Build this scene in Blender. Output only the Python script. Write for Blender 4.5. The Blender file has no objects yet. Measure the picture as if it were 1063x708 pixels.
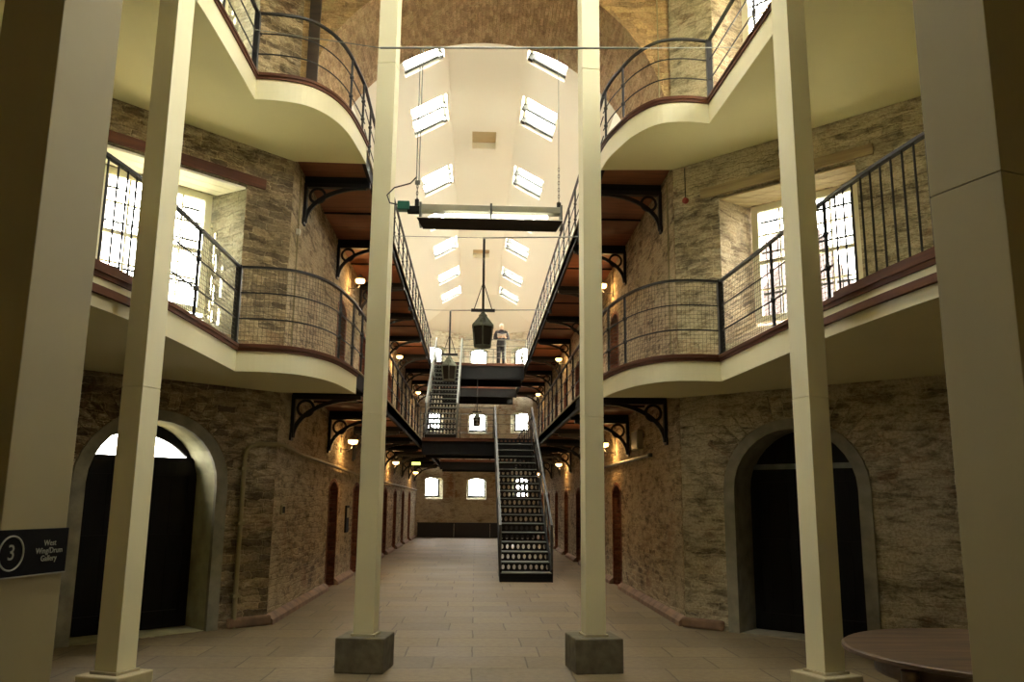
import bpy, bmesh, math, random
from mathutils import Vector, Matrix
from mathutils.geometry import tessellate_polygon
R = random.Random(7)
C = bpy.context.scene.collection
sc = bpy.context.scene

# ------------------------------------------------------------------ camera, sky, exposure
cam = bpy.data.objects.new('camera', bpy.data.cameras.new('camera')); C.objects.link(cam)
cam.data.sensor_width = 36; cam.data.lens = 871.0/1063*36; cam.data.clip_start = .05; cam.data.clip_end = 300
_r = Vector((0.99901451, -0.04337048, 0.00943434)); _d = Vector((0.01744075, 0.1881265, -0.98198994)); _f = Vector((0.04081453, 0.98118674, 0.18869752))
m = Matrix.Identity(4)
for i in range(3):
    m[i][0] = _r[i]; m[i][1] = -_d[i]; m[i][2] = -_f[i]
m[0][3], m[1][3], m[2][3] = 0, 0, 1.6
cam.matrix_world = m
sc.camera = cam
sc.view_settings.view_transform = 'Standard'; sc.view_settings.look = 'None'; sc.view_settings.gamma = 1
sc.view_settings.use_curve_mapping = False
sc.view_settings.exposure = 0.85
SKY = 20.0
w = bpy.data.worlds.new('sky'); sc.world = w; w.use_nodes = True
bgn = w.node_tree.nodes['Background']; bgn.inputs[0].default_value = (1.0, .955, .84, 1); bgn.inputs[1].default_value = SKY
sun = bpy.data.lights.new('sun', 'SUN'); sun.energy = 225; sun.color = (1, .98, .89); sun.angle = .02
so = bpy.data.objects.new('sun', sun); C.objects.link(so); so.location = (-8, 0, 15)
so.rotation_euler = Vector((.83, .50, -.62)).to_track_quat('-Z', 'Y').to_euler()
sc.cycles.use_denoising = True
sc.cycles.max_bounces = 10; sc.cycles.diffuse_bounces = 6; sc.cycles.sample_clamp_indirect = 8

_wt = w.node_tree; _tc = _wt.nodes.new('ShaderNodeTexCoord'); _sx = _wt.nodes.new('ShaderNodeSeparateXYZ'); _rp = _wt.nodes.new('ShaderNodeValToRGB')
_wt.links.new(_tc.outputs['Generated'], _sx.inputs[0])
_ma = _wt.nodes.new('ShaderNodeMath'); _ma.operation = 'MULTIPLY_ADD'; _ma.inputs[1].default_value = .5; _ma.inputs[2].default_value = .5
_wt.links.new(_sx.outputs['Z'], _ma.inputs[0]); _wt.links.new(_ma.outputs[0], _rp.inputs[0])
_rp.color_ramp.elements[0].position = .49; _rp.color_ramp.elements[0].color = (.16, .15, .11, 1)      # ground outside
_rp.color_ramp.elements[1].position = .51; _rp.color_ramp.elements[1].color = (1.0, .955, .87, 1)      # bright overcast sky
_wt.links.new(_rp.outputs[0], bgn.inputs[0])

def portal(o, n, wd, ht, up=Vector((0, 0, 1))):
    """daylight entering through a window: light portal in the opening, facing the room (-n)."""
    l = bpy.data.lights.new('daylight_portal', 'AREA'); l.shape = 'RECTANGLE'; l.size = wd; l.size_y = ht
    l.cycles.is_portal = True
    ob = bpy.data.objects.new('daylight_portal', l); C.objects.link(ob)
    z = n.normalized(); x = up.cross(z).normalized(); y = z.cross(x)
    mm = Matrix.Identity(4)
    for i in range(3): mm[i][0] = x[i]; mm[i][1] = y[i]; mm[i][2] = z[i]; mm[i][3] = o[i]
    ob.matrix_world = mm

# ------------------------------------------------------------------ materials
def srgb(r, g, b):
    f = lambda c: (c/255/12.92) if c/255 <= .04045 else ((c/255+.055)/1.055)**2.4
    return (f(r), f(g), f(b), 1)
class NT:
    def __init__(s, name):
        s.m = bpy.data.materials.new(name); s.m.use_nodes = True; s.t = s.m.node_tree
        s.b = s.t.nodes['Principled BSDF']
    def n(s, ty, **k):
        nd = s.t.nodes.new(ty)
        for a, v in k.items():
            if a.startswith('i_'):
                key = a[2:].replace('_', ' ')
                nd.inputs[int(key) if key.isdigit() else key].default_value = v
            else: setattr(nd, a, v)
        return nd
    def l(s, a, b): s.t.links.new(a, b)
    def ramp(s, fac, stops):
        r = s.n('ShaderNodeValToRGB'); e = r.color_ramp.elements
        while len(e) > 1: e.remove(e[-1])
        e[0].position = stops[0][0]; e[0].color = stops[0][1]
        for p, c in stops[1:]:
            q = e.new(p); q.color = c
        s.l(fac, r.inputs[0]); return r.outputs[0]
    def mix(s, fac, a, b, mode='MIX'):
        x = s.n('ShaderNodeMix', data_type='RGBA', blend_type=mode)
        for sock, v in ((x.inputs[0], fac), (x.inputs[6], a), (x.inputs[7], b)):
            if hasattr(v, 'links'): s.l(v, sock)
            else: sock.default_value = v
        return x.outputs[2]
    def noise(s, vec, scale, detail=4, rough=.55, dist=0):
        x = s.n('ShaderNodeTexNoise'); x.inputs['Scale'].default_value = scale; x.inputs['Detail'].default_value = detail
        x.inputs['Roughness'].default_value = rough; x.inputs['Distortion'].default_value = dist
        if vec is not None: s.l(vec, x.inputs['Vector'])
        return x.outputs[0], x.outputs[1]
    def uv(s):
        return s.n('ShaderNodeUVMap').outputs[0]
    def mapv(s, vec, scale=(1, 1, 1), rot=0, loc=(0, 0, 0)):
        x = s.n('ShaderNodeMapping'); x.inputs['Scale'].default_value = scale; x.inputs['Rotation'].default_value = (0, 0, rot); x.inputs['Location'].default_value = loc
        s.l(vec, x.inputs[0]); return x.outputs[0]
    def bump(s, h, strength=.5, dist=.02):
        x = s.n('ShaderNodeBump'); x.inputs['Strength'].default_value = strength; x.inputs['Distance'].default_value = dist
        s.l(h, x.inputs['Height']); s.l(x.outputs[0], s.b.inputs['Normal'])
    def math(s, op, a, b):
        x = s.n('ShaderNodeMath', operation=op)
        for sock, v in ((x.inputs[0], a), (x.inputs[1], b)):
            if hasattr(v, 'links'): s.l(v, sock)
            else: sock.default_value = v
        return x.outputs[0]

def plain(name, col, rough=.6, metal=0, var=.12, scale=6, bump=.1):
    t = NT(name); g = t.n('ShaderNodeTexCoord').outputs['Object']
    f, _ = t.noise(g, scale)
    dk = tuple(c*(1-var*2) for c in col[:3])+(1,); lt = tuple(min(1, c*(1+var)) for c in col[:3])+(1,)
    t.l(t.ramp(f, [(.3, dk), (.7, lt)]), t.b.inputs['Base Color'])
    t.b.inputs['Roughness'].default_value = rough; t.b.inputs['Metallic'].default_value = metal
    if bump:
        f2, _ = t.noise(g, scale*8); t.bump(f2, bump, .004)
    return t.m

def stone(name, c1, c2, mortar, wash=None, bw=.34, rh=.11, distort=.07, stain=(.25, .22, .16, 1), washpos=.52, stainpos=.42, bump=.9, msize=.012, mcon=.55, patch=None):
    """weathered masonry in uneven courses, patchy limewash and dirt; metres on the UV map."""
    t = NT(name); uv = t.uv()
    def shift(vec, scale, amt, det):
        _, nc = t.noise(uv, scale, det)
        sub = t.n('ShaderNodeVectorMath', operation='SUBTRACT'); t.l(nc, sub.inputs[0]); sub.inputs[1].default_value = (.5, .5, .5)
        sca = t.n('ShaderNodeVectorMath', operation='SCALE'); t.l(sub.outputs[0], sca.inputs[0]); sca.inputs['Scale'].default_value = amt
        add = t.n('ShaderNodeVectorMath', operation='ADD'); t.l(vec, add.inputs[0]); t.l(sca.outputs[0], add.inputs[1]); return add.outputs[0]
    v = shift(shift(uv, 2.2, distort*2.2, 3), 15, distort*.9, 3)
    br = t.n('ShaderNodeTexBrick'); t.l(v, br.inputs['Vector'])
    br.inputs['Color1'].default_value = c1; br.inputs['Color2'].default_value = c2; br.inputs['Mortar'].default_value = mortar
    br.inputs['Scale'].default_value = 1; br.inputs['Mortar Size'].default_value = msize; br.inputs['Mortar Smooth'].default_value = .9
    br.inputs['Brick Width'].default_value = bw; br.inputs['Row Height'].default_value = rh; br.inputs['Bias'].default_value = 0
    br.offset_frequency = 2; br.squash = .62; br.squash_frequency = 3
    vo = t.n('ShaderNodeTexVoronoi'); t.l(t.mapv(v, (1/bw*1.2, 1/rh*.6, 1)), vo.inputs['Vector']); vo.inputs['Scale'].default_value = 1
    cv = t.n('ShaderNodeSeparateColor'); t.l(vo.outputs['Color'], cv.inputs[0])
    mid = tuple((a+b)/2 for a, b in zip(c1, c2))
    col = t.mix(t.math('MULTIPLY', br.outputs[1], 1-mcon), br.outputs[0], mid)
    col = t.mix(.38, col, t.ramp(cv.outputs[0], [(0, (.3, .3, .3, 1)), (.5, (.52, .5, .47, 1)), (1, (.85, .8, .72, 1))]), 'OVERLAY')
    big, _ = t.noise(uv, .7, 6, .62); st, _ = t.noise(t.mapv(uv, (1, 1.8, 1)), 1.9, 7, .7, .5); mids, _ = t.noise(t.mapv(uv, (.55, 1.9, 1)), 6.5, 6, .72, .5); fine, _ = t.noise(uv, 30, 4, .75)
    if patch:
        pn, _ = t.noise(t.mapv(uv, (1, .8, 1), 0, (9, 4, 0)), 1.1, 5, .6, .8)
        col = t.mix(t.ramp(pn, [(.55, (0, 0, 0, 1)), (.62, (.75, .75, .75, 1))]), col, patch)
    if wash:
        wf = t.ramp(t.math('ADD', t.math('MULTIPLY', big, .5), t.math('MULTIPLY', mids, .5)), [(washpos-.04, (0, 0, 0, 1)), (washpos+.06, (.8, .8, .8, 1))])
        col = t.mix(wf, col, wash)
    sf = t.ramp(t.math('ADD', t.math('MULTIPLY', st, .6), t.math('MULTIPLY', mids, .4)), [(stainpos-.07, (.85, .85, .85, 1)), (stainpos+.05, (0, 0, 0, 1))])
    col = t.mix(sf, col, stain, 'MULTIPLY')
    col = t.mix(t.ramp(fine, [(.36, (.6, .6, .6, 1)), (.56, (0, 0, 0, 1))]), col, (.42, .37, .29, 1), 'MULTIPLY')
    t.l(col, t.b.inputs['Base Color']); t.b.inputs['Roughness'].default_value = .92
    inv = t.math('SUBTRACT', 1, br.outputs[1])
    h = t.math('ADD', t.math('MULTIPLY', inv, .5), t.math('ADD', t.math('MULTIPLY', cv.outputs[1], .3), t.math('ADD', t.math('MULTIPLY', fine, .4), t.math('MULTIPLY', mids, .9))))
    t.bump(h, bump, .045)
    return t.m

M = {}
M['rubble'] = stone('rubble_stone', srgb(192, 172, 138), srgb(120, 102, 80), srgb(214, 198, 166), wash=srgb(206, 190, 154), washpos=.485, bw=.40, rh=.088, patch=srgb(164, 132, 102), stainpos=.46, stain=(.3, .27, .22, 1), mcon=.95, msize=.012)
M['limewash'] = stone('limewashed_rubble', srgb(186, 172, 142), srgb(122, 112, 92), srgb(204, 192, 162), wash=srgb(208, 198, 166), washpos=.455, bw=.40, rh=.088, patch=srgb(176, 140, 110), stainpos=.47, stain=(.3, .3, .26, 1), mcon=.9, msize=.010, bump=.7)
M['rubble_dark'] = stone('dark_rubble', srgb(184, 166, 134), srgb(112, 98, 78), srgb(192, 176, 146), wash=srgb(212, 198, 166), washpos=.55, stainpos=.48, bw=.42, rh=.10, patch=srgb(146, 118, 92), stain=(.28, .26, .2, 1), mcon=.95, msize=.012)  # darker stone tone with less limewash
M['endwall'] = stone('patched_end_wall', srgb(212, 208, 190), srgb(176, 168, 148), srgb(206, 200, 180), wash=srgb(226, 224, 208), washpos=.48, stainpos=.43, bw=.45, rh=.16, bump=.4, stain=(.45, .36, .28, 1), mcon=.4, patch=srgb(172, 128, 100))
M['cream_lime'] = plain('limewashed_doorway', srgb(164, 160, 124), .9, var=.14, scale=4, bump=.3)
M['arch_brick'] = stone('arch_brick', srgb(228, 202, 162), srgb(190, 162, 126), srgb(214, 190, 152), bw=.22, rh=.062, distort=.012, stainpos=.42, stain=(.4, .34, .27, 1), msize=.007, mcon=.5)
M['arch_face'] = stone('arch_face', srgb(206, 174, 128), srgb(156, 128, 92), srgb(196, 170, 128), bw=.26, rh=.09, distort=.05, stainpos=.44, stain=(.35, .3, .22, 1), msize=.009, wash=srgb(196, 178, 128))
M['red_brick'] = stone('red_brick', srgb(150, 96, 72), srgb(118, 70, 54), srgb(150, 120, 94), bw=.23, rh=.075, distort=.012, stainpos=.42, msize=.008)
M['outside_brick'] = stone('outside_brick_painted_shade', srgb(62, 42, 36), srgb(48, 32, 28), srgb(70, 56, 50), bw=.23, rh=.075, distort=.01, stainpos=.3, msize=.008)  # brick colour darkened so the outdoor shade is painted in
M['reveal_white'] = stone('limewashed_reveal', srgb(160, 156, 128), srgb(116, 112, 88), srgb(150, 146, 120), wash=srgb(178, 174, 146), washpos=.50, stainpos=.45, stain=(.35, .35, .28, 1), bw=.4, rh=.16)
M['limestone'] = plain('grey_limestone', srgb(140, 136, 116), .8, var=.16, scale=5, bump=.4)
M['cream'] = plain('cream_paint', srgb(222, 217, 180), .5, var=.015, scale=1.5, bump=.03)
M['pillar_paint'] = plain('buff_paint', srgb(146, 136, 98), .6, var=.03, scale=2, bump=.05)
M['soffit'] = plain('soffit_plaster', srgb(214, 209, 166), .8, var=.02, scale=.7, bump=.02)
M['ceil'] = plain('white_ceiling', srgb(246, 244, 230), .8, var=.008, scale=.4, bump=0)
M['vent'] = plain('vent_board', srgb(190, 170, 128), .8, var=.03)
M['iron'] = plain('black_iron', srgb(15, 15, 15), .5, .1, var=.2, scale=12, bump=.1)
M['steel'] = plain('grey_steel', srgb(120, 124, 116), .45, .5, var=.12, scale=9)
M['darksteel'] = plain('dark_steel', srgb(74, 76, 72), .5, .4, var=.12, scale=9)
M['palesteel'] = plain('pale_enamelled_steel', srgb(168, 166, 146), .5, .1, var=.05)
M['wire'] = plain('wire_mesh', srgb(70, 64, 50), .5, .5, var=.1)
M['beam'] = plain('dark_painted_beam', srgb(22, 22, 22), .8, 0, var=.1, scale=4)
M['white_frame'] = plain('white_window_paint', srgb(232, 230, 206), .5, var=.02)
M['concrete'] = plain('concrete_plinth', srgb(104, 98, 78), .9, var=.2, scale=9, bump=.6)
M['pale_concrete'] = plain('pale_plinth', srgb(176, 166, 132), .8, var=.08, scale=6, bump=.3)
M['skirt'] = plain('worn_skirting', srgb(134, 108, 86), .85, var=.2, scale=5, bump=.4)
M['black_sign'] = plain('sign_black', srgb(6, 6, 6), .75, var=.05)
M['black_sign'].node_tree.nodes['Principled BSDF'].inputs['Specular IOR Level'].default_value = .12
M['sign_grey'] = plain('sign_lettering', srgb(150, 150, 132), .6, var=.02, bump=0)
M['teal'] = plain('teal_plastic', srgb(30, 92, 78), .4, var=.05)
M['red'] = plain('red_plastic', srgb(150, 40, 30), .4, var=.05)
M['skin'] = plain('mannequin_skin', srgb(226, 196, 164), .6, var=.03)
M['hair'] = plain('white_hair', srgb(230, 226, 214), .8, var=.05)
M['uniform'] = plain('dark_uniform', srgb(36, 33, 35), .9, var=.12)
M['paper'] = plain('paper', srgb(238, 234, 222), .8, var=.02)
M['verdigris'] = plain('lantern_metal', srgb(96, 100, 82), .6, .3, var=.15, scale=12)

def wood(name, c1, c2, rough=.55, planks=None, scale=1.0, along='x', dark=(.2, .15, .1, 1)):
    t = NT(name); uv = t.uv()
    s = (1.2, 14, 1) if along == 'x' else (14, 1.2, 1)
    f, _ = t.noise(t.mapv(uv, tuple(a*scale for a in s)), 1, 6, .6, .4)
    col = t.ramp(f, [(.3, c1), (.7, c2)])
    if planks:
        br = t.n('ShaderNodeTexBrick'); t.l(t.mapv(uv, (1, 1, 1), 0 if along == 'x' else math.pi/2), br.inputs['Vector'])
        br.inputs['Color1'].default_value = (1, 1, 1, 1); br.inputs['Color2'].default_value = (.72, .68, .66, 1); br.inputs['Mortar'].default_value = dark
        br.inputs['Scale'].default_value = 1; br.inputs['Mortar Size'].default_value = .006; br.inputs['Brick Width'].default_value = 6; br.inputs['Row Height'].default_value = planks
        col = t.mix(1, col, br.outputs[0], 'MULTIPLY')
        t.bump(t.math('SUBTRACT', 1, br.outputs[1]), .5, .01)
    t.l(col, t.b.inputs['Base Color']); t.b.inputs['Roughness'].default_value = rough
    return t.m
M['trimwood'] = wood('brown_timber_trim', srgb(70, 40, 25), srgb(100, 60, 37), .6)
M['boards'] = wood('gallery_soffit_boards', srgb(112, 68, 44), srgb(144, 92, 58), .75, planks=1.05, along='x')
M['tablewood'] = wood('dark_table_wood', srgb(34, 24, 17), srgb(108, 86, 62), .5, along='x')
M['door'] = wood('black_door', srgb(12, 11, 10), srgb(22, 20, 18), .7, planks=.19, along='y')
M['lintelwood'] = wood('old_lintel', srgb(124, 106, 76), srgb(176, 160, 120), .8)
M['celldoor'] = wood('dark_cell_door', srgb(40, 30, 24), srgb(64, 48, 38), .6)
M['darkbrown'] = plain('dark_brown_enamel', srgb(48, 38, 32), .6, var=.05)
for k_ in ('beam', 'door', 'trimwood'): M[k_].node_tree.nodes['Principled BSDF'].inputs['Specular IOR Level'].default_value = .22
M['bench'] = plain('black_panel', srgb(26, 24, 24), .5, var=.1)

def flagstones():
    t = NT('flagstone_floor'); uv = t.uv()
    _, nc = t.noise(uv, 1.1, 3)
    sub = t.n('ShaderNodeVectorMath', operation='SUBTRACT'); t.l(nc, sub.inputs[0]); sub.inputs[1].default_value = (.5, .5, .5)
    sca = t.n('ShaderNodeVectorMath', operation='SCALE'); t.l(sub.outputs[0], sca.inputs[0]); sca.inputs['Scale'].default_value = .05
    add = t.n('ShaderNodeVectorMath', operation='ADD'); t.l(uv, add.inputs[0]); t.l(sca.outputs[0], add.inputs[1])
    br = t.n('ShaderNodeTexBrick'); t.l(add.outputs[0], br.inputs['Vector'])
    br.inputs['Color1'].default_value = srgb(136, 122, 93); br.inputs['Color2'].default_value = srgb(118, 106, 80); br.inputs['Mortar'].default_value = srgb(88, 76, 54)
    br.inputs['Scale'].default_value = 1; br.inputs['Mortar Size'].default_value = .009; br.inputs['Mortar Smooth'].default_value = .3
    br.inputs['Brick Width'].default_value = .95; br.inputs['Row Height'].default_value = .62; br.offset = .42; br.squash = .75; br.squash_frequency = 3
    big, _ = t.noise(uv, .9, 5, .6); fine, _ = t.noise(uv, 14, 5, .7)
    col = t.mix(t.ramp(big, [(.35, (.65, .65, .65, 1)), (.62, (0, 0, 0, 1))]), br.outputs[0], (.62, .56, .46, 1), 'MULTIPLY')
    col = t.mix(t.ramp(fine, [(.38, (.5, .5, .5, 1)), (.6, (0, 0, 0, 1))]), col, (.6, .55, .45, 1), 'MULTIPLY')
    t.l(col, t.b.inputs['Base Color'])
    t.l(t.ramp(big, [(.3, (.5, .5, .5, 1)), (.7, (.72, .72, .72, 1))]), t.b.inputs['Roughness'])
    t.bump(t.math('ADD', t.math('MULTIPLY', t.math('SUBTRACT', 1, br.outputs[1]), .6), t.math('MULTIPLY', fine, .35)), .5, .012)
    return t.m
M['floor'] = flagstones()
def emis(name, col, st):
    t = NT(name); t.b.inputs['Base Color'].default_value = col
    t.b.inputs['Emission Color'].default_value = col; t.b.inputs['Emission Strength'].default_value = st
    return t.m
M['bulb'] = emis('opal_lamp', srgb(255, 200, 120), 6)
M['tube'] = emis('lit_tube', srgb(255, 250, 235), 2.5)
M['exit_green'] = emis('exit_light', srgb(214, 222, 110), 1.6)
def glassmat():
    t = NT('thin_glass'); nd = t.t.nodes
    tr = t.n('ShaderNodeBsdfTransparent'); gl = t.n('ShaderNodeBsdfGlossy'); gl.inputs['Roughness'].default_value = .05
    mx = t.n('ShaderNodeMixShader'); mx.inputs[0].default_value = .05
    t.l(tr.outputs[0], mx.inputs[1]); t.l(gl.outputs[0], mx.inputs[2]); t.l(mx.outputs[0], nd['Material Output'].inputs['Surface'])
    return t.m
M['glass'] = glassmat()
def smoked():
    t = NT('dark_lantern_glass'); t.b.inputs['Base Color'].default_value = srgb(40, 36, 30); t.b.inputs['Roughness'].default_value = .2
    return t.m
M['smoked'] = smoked()

# ------------------------------------------------------------------ mesh helpers
V = Vector
def boxuv(bm, lay):
    for f in bm.faces:
        n = f.normal; a = max(range(3), key=lambda i: abs(n[i]))
        for l in f.loops:
            c = l.vert.co
            l[lay].uv = (c.y, c.z) if a == 0 else ((c.x, c.z) if a == 1 else (c.x, c.y))
def obj(name, bm, mat, parent=None, uvdone=False, smooth=False, bevel=0):
    bm.normal_update()
    if not uvdone:
        lay = bm.loops.layers.uv.verify(); boxuv(bm, lay)
    if smooth:
        for f in bm.faces: f.smooth = True
    off = None
    if parent is not None:
        p = parent; off = V((0, 0, 0))
        while p is not None: off = off+p.location; p = p.parent
    else:
        xs = [v.co for v in bm.verts]
        off = V(((min(c.x for c in xs)+max(c.x for c in xs))/2, (min(c.y for c in xs)+max(c.y for c in xs))/2, min(c.z for c in xs)))
    bmesh.ops.translate(bm, verts=bm.verts, vec=-off)
    me = bpy.data.meshes.new(name); bm.to_mesh(me); bm.free()
    for q in (mat if isinstance(mat, (list, tuple)) else [mat]): me.materials.append(M[q])
    o = bpy.data.objects.new(name, me); C.objects.link(o)
    if parent is not None: o.parent = parent
    else: o.location = off
    if bevel:
        b = o.modifiers.new('bevel', 'BEVEL'); b.width = bevel; b.segments = 2; b.limit_method = 'ANGLE'
    if smooth:
        me.set_sharp_from_angle(angle=math.radians(40)) if hasattr(me, 'set_sharp_from_angle') else None
    return o
def tag(o, label, cat, group=None, kind=None):
    o['label'] = label; o['category'] = cat
    if group: o['group'] = group
    if kind: o['kind'] = kind
    return o
def struct(o, label=None):
    o['kind'] = 'structure'
    if label: o['label'] = label
    return o
def thing(name, label, cat, loc=(0, 0, 0), group=None, kind=None):
    o = bpy.data.objects.new(name, None); C.objects.link(o); o.location = loc; o.empty_display_size = .1
    if kind: o['kind'] = kind; o['label'] = label
    else: tag(o, label, cat, group)
    return o
def dup(root, loc, rotz=None, label=None, group=None):
    def cp(o, par):
        c = o.copy(); C.objects.link(c); c.parent = par
        for ch in list(o.children): cp(ch, c)
        return c
    r = cp(root, None); r.location = loc
    if rotz is not None: r.rotation_euler = (0, 0, rotz)
    if label: r['label'] = label
    if group: r['group'] = group
    return r
def box(bm, x0, x1, y0, y1, z0, z1, mi=0):
    vs = [bm.verts.new((x, y, z)) for z in (z0, z1) for y in (y0, y1) for x in (x0, x1)]
    for f in ((0, 2, 3, 1), (4, 5, 7, 6), (0, 1, 5, 4), (2, 6, 7, 3), (0, 4, 6, 2), (1, 3, 7, 5)):
        fc = bm.faces.new([vs[i] for i in f]); fc.material_index = mi
def obox(bm, o, u, v, n, a, b, c, mi=0):
    """box spanned by ranges a,b,c along axes u,v,n from o"""
    o = V(o); vs = [bm.verts.new(o+u*x+v*y+n*z) for z in c for y in b for x in a]
    fs = [bm.faces.new([vs[i] for i in f]) for f in ((0, 2, 3, 1), (4, 5, 7, 6), (0, 1, 5, 4), (2, 6, 7, 3), (0, 4, 6, 2), (1, 3, 7, 5))]
    for f in fs: f.material_index = mi
    bmesh.ops.recalc_face_normals(bm, faces=fs)
def bar(bm, p, q, wd, ht, up=V((0, 0, 1))):
    p, q = V(p), V(q); d = (q-p); L = d.length; d.normalize(); s = up.cross(d)
    if s.length < 1e-4: s = V((1, 0, 0)).cross(d)
    s.normalize(); t = d.cross(s)
    obox(bm, p, d, s, t, (0, L), (-wd/2, wd/2), (-ht/2, ht/2))
def tube(bm, pts, r, seg=8, closed=False):
    pts = [V(p) for p in pts]; rings = []; n = len(pts); ref = None
    for i, p in enumerate(pts):
        a = pts[i-1] if (i > 0 or closed) else p; b = pts[(i+1) % n] if (i < n-1 or closed) else p
        d = (b-a).normalized()
        if ref is None: ref = d.orthogonal().normalized()
        x = (ref-d*ref.dot(d)); x = x.normalized() if x.length > 1e-5 else d.orthogonal().normalized(); ref = x; y = d.cross(x)
        rr = r[i] if isinstance(r, (list, tuple)) else r
        rings.append([bm.verts.new(p+(x*math.cos(2*math.pi*k/seg)+y*math.sin(2*math.pi*k/seg))*rr) for k in range(seg)])
    for i in range(n if closed else n-1):
        A, B = rings[i], rings[(i+1) % n]
        for k in range(seg): bm.faces.new((A[k], A[(k+1) % seg], B[(k+1) % seg], B[k]))
    if not closed: bm.faces.new(rings[0][::-1]); bm.faces.new(rings[-1])
def lathe(bm, prof, c=(0, 0, 0), seg=24, rot=0):
    c = V(c); rings = []
    for r, z in prof:
        rings.append([bm.verts.new(c+V((max(r, 1e-4)*math.cos(rot+2*math.pi*k/seg), max(r, 1e-4)*math.sin(rot+2*math.pi*k/seg), z))) for k in range(seg)])
    fs = []
    for A, B in zip(rings, rings[1:]):
        for k in range(seg): fs.append(bm.faces.new((A[k], A[(k+1) % seg], B[(k+1) % seg], B[k])))
    fs.append(bm.faces.new(rings[0][::-1])); fs.append(bm.faces.new(rings[-1]))
    bmesh.ops.recalc_face_normals(bm, faces=fs)
def slab(bm, o, u, v, n, depth, outer, holes=(), mis=(0, 1), uvoff=(0, 0), back=True, rimmi=None):
    """plate with holes. outer: list (s,t). holes: list of (front_loop, back_loop). front face at n=0, back at n=depth."""
    lay = bm.loops.layers.uv.verify(); o = V(o)
    def P(st, d): return o+u*st[0]+v*st[1]+n*d
    def put(loops, d, flip):
        flat = [p for lp in loops for p in lp]
        vs = [bm.verts.new(P(p, d)) for p in flat]
        tris = tessellate_polygon([[V((p[0], p[1], 0)) for p in lp] for lp in loops])
        for t in tris:
            a, b, c_ = [vs[i] for i in t]
            nn = (b.co-a.co).cross(c_.co-a.co)
            if nn.length < 1e-9: continue
            if (nn.dot(n) > 0) != flip: a, b = b, a
            try: f = bm.faces.new((a, b, c_))
            except ValueError: continue
            f.material_index = mis[0]
            for l in f.loops:
                q = l.vert.co-o; l[lay].uv = (q.dot(u)+uvoff[0], q.dot(v)+uvoff[1])
    put([outer]+[h[0] for h in holes], 0, False)
    if back: put([outer]+[h[1] for h in holes], depth, True)
    def rim(fl, bl, mi, inward):
        N = len(fl); ctr = P((sum(p[0] for p in fl)/N, sum(p[1] for p in fl)/N), depth/2); acc = 0
        for i in range(N):
            j = (i+1) % N; L = math.dist(fl[i], fl[j])
            a, b, c_, d = P(fl[i], 0), P(fl[j], 0), P(bl[j], depth), P(bl[i], depth)
            vs = [bm.verts.new(q) for q in (a, b, c_, d)]; uvs = [(0, acc), (0, acc+L), (depth, acc+L), (depth, acc)]
            f = bm.faces.new(vs); f.normal_update()
            if not inward: pass
            for l, q in zip(f.loops, uvs): l[lay].uv = q
            f.material_index = mi; acc += L
            if ((f.normal.dot(ctr-a)) > 0) != inward: f.normal_flip()
    for h in holes: rim(h[0], h[1], h[2] if len(h) > 2 else mis[1], True)
    rim(outer, outer, mis[0] if rimmi is None else rimmi, False)
def catmull(pts, k=6):
    P = [pts[0]]+list(pts)+[pts[-1]]; out = []
    for i in range(1, len(P)-2):
        for j in range(k):
            t = j/k; p0, p1, p2, p3 = [V((*p, 0)) for p in P[i-1:i+3]]
            q = .5*((2*p1)+(-p0+p2)*t+(2*p0-5*p1+4*p2-p3)*t*t+(-p0+3*p1-3*p2+p3)*t**3)
            out.append((q.x, q.y))
    out.append(tuple(pts[-1])); return out
def offset(path, d):
    out = []
    for i, p in enumerate(path):
        a = path[max(i-1, 0)]; b = path[min(i+1, len(path)-1)]
        n1 = V((p[0]-a[0], p[1]-a[1])) if i > 0 else None
        n2 = V((b[0]-p[0], b[1]-p[1])) if i < len(path)-1 else None
        if n1 is None: n1 = n2
        if n2 is None: n2 = n1
        n1 = n1.normalized(); n2 = n2.normalized()
        m1 = V((-n1.y, n1.x)); m2 = V((-n2.y, n2.x)); mm = (m1+m2)
        mm = mm/mm.length; k = 1/max(.4, mm.dot(m1))
        out.append((p[0]+mm.x*d*k, p[1]+mm.y*d*k))
    return out
def ribbon(bm, path, d0, d1, z0, z1):
    A, B = offset(path, d0), offset(path, d1); rows = []
    for a, b in zip(A, B):
        rows.append([bm.verts.new((a[0], a[1], z0)), bm.verts.new((b[0], b[1], z0)), bm.verts.new((b[0], b[1], z1)), bm.verts.new((a[0], a[1], z1))])
    fs = []
    for p, q in zip(rows, rows[1:]):
        for k in range(4): fs.append(bm.faces.new((p[k], p[(k+1) % 4], q[(k+1) % 4], q[k])))
    fs.append(bm.faces.new(rows[0][::-1])); fs.append(bm.faces.new(rows[-1]))
    bmesh.ops.recalc_face_normals(bm, faces=fs)
def walk(path, step, start=0):
    """points every `step` metres along a 2D path, with tangent"""
    out = []; acc = 0; nxt = start
    for a, b in zip(path, path[1:]):
        L = math.dist(a, b)
        while nxt <= acc+L+1e-6:
            t = (nxt-acc)/L if L else 0
            out.append((a[0]+(b[0]-a[0])*t, a[1]+(b[1]-a[1])*t)); nxt += step
        acc += L
    return out
NEW = bmesh.new
ORD = ['first', 'second', 'third', 'fourth', 'fifth', 'sixth', 'seventh', 'eighth', 'ninth', 'tenth', 'eleventh', 'twelfth', 'thirteenth', 'fourteenth', 'fifteenth', 'sixteenth', 'seventeenth', 'eighteenth']
X, Y, Z = V((1, 0, 0)), V((0, 1, 0)), V((0, 0, 1))
S2 = math.sqrt(.5)

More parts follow.
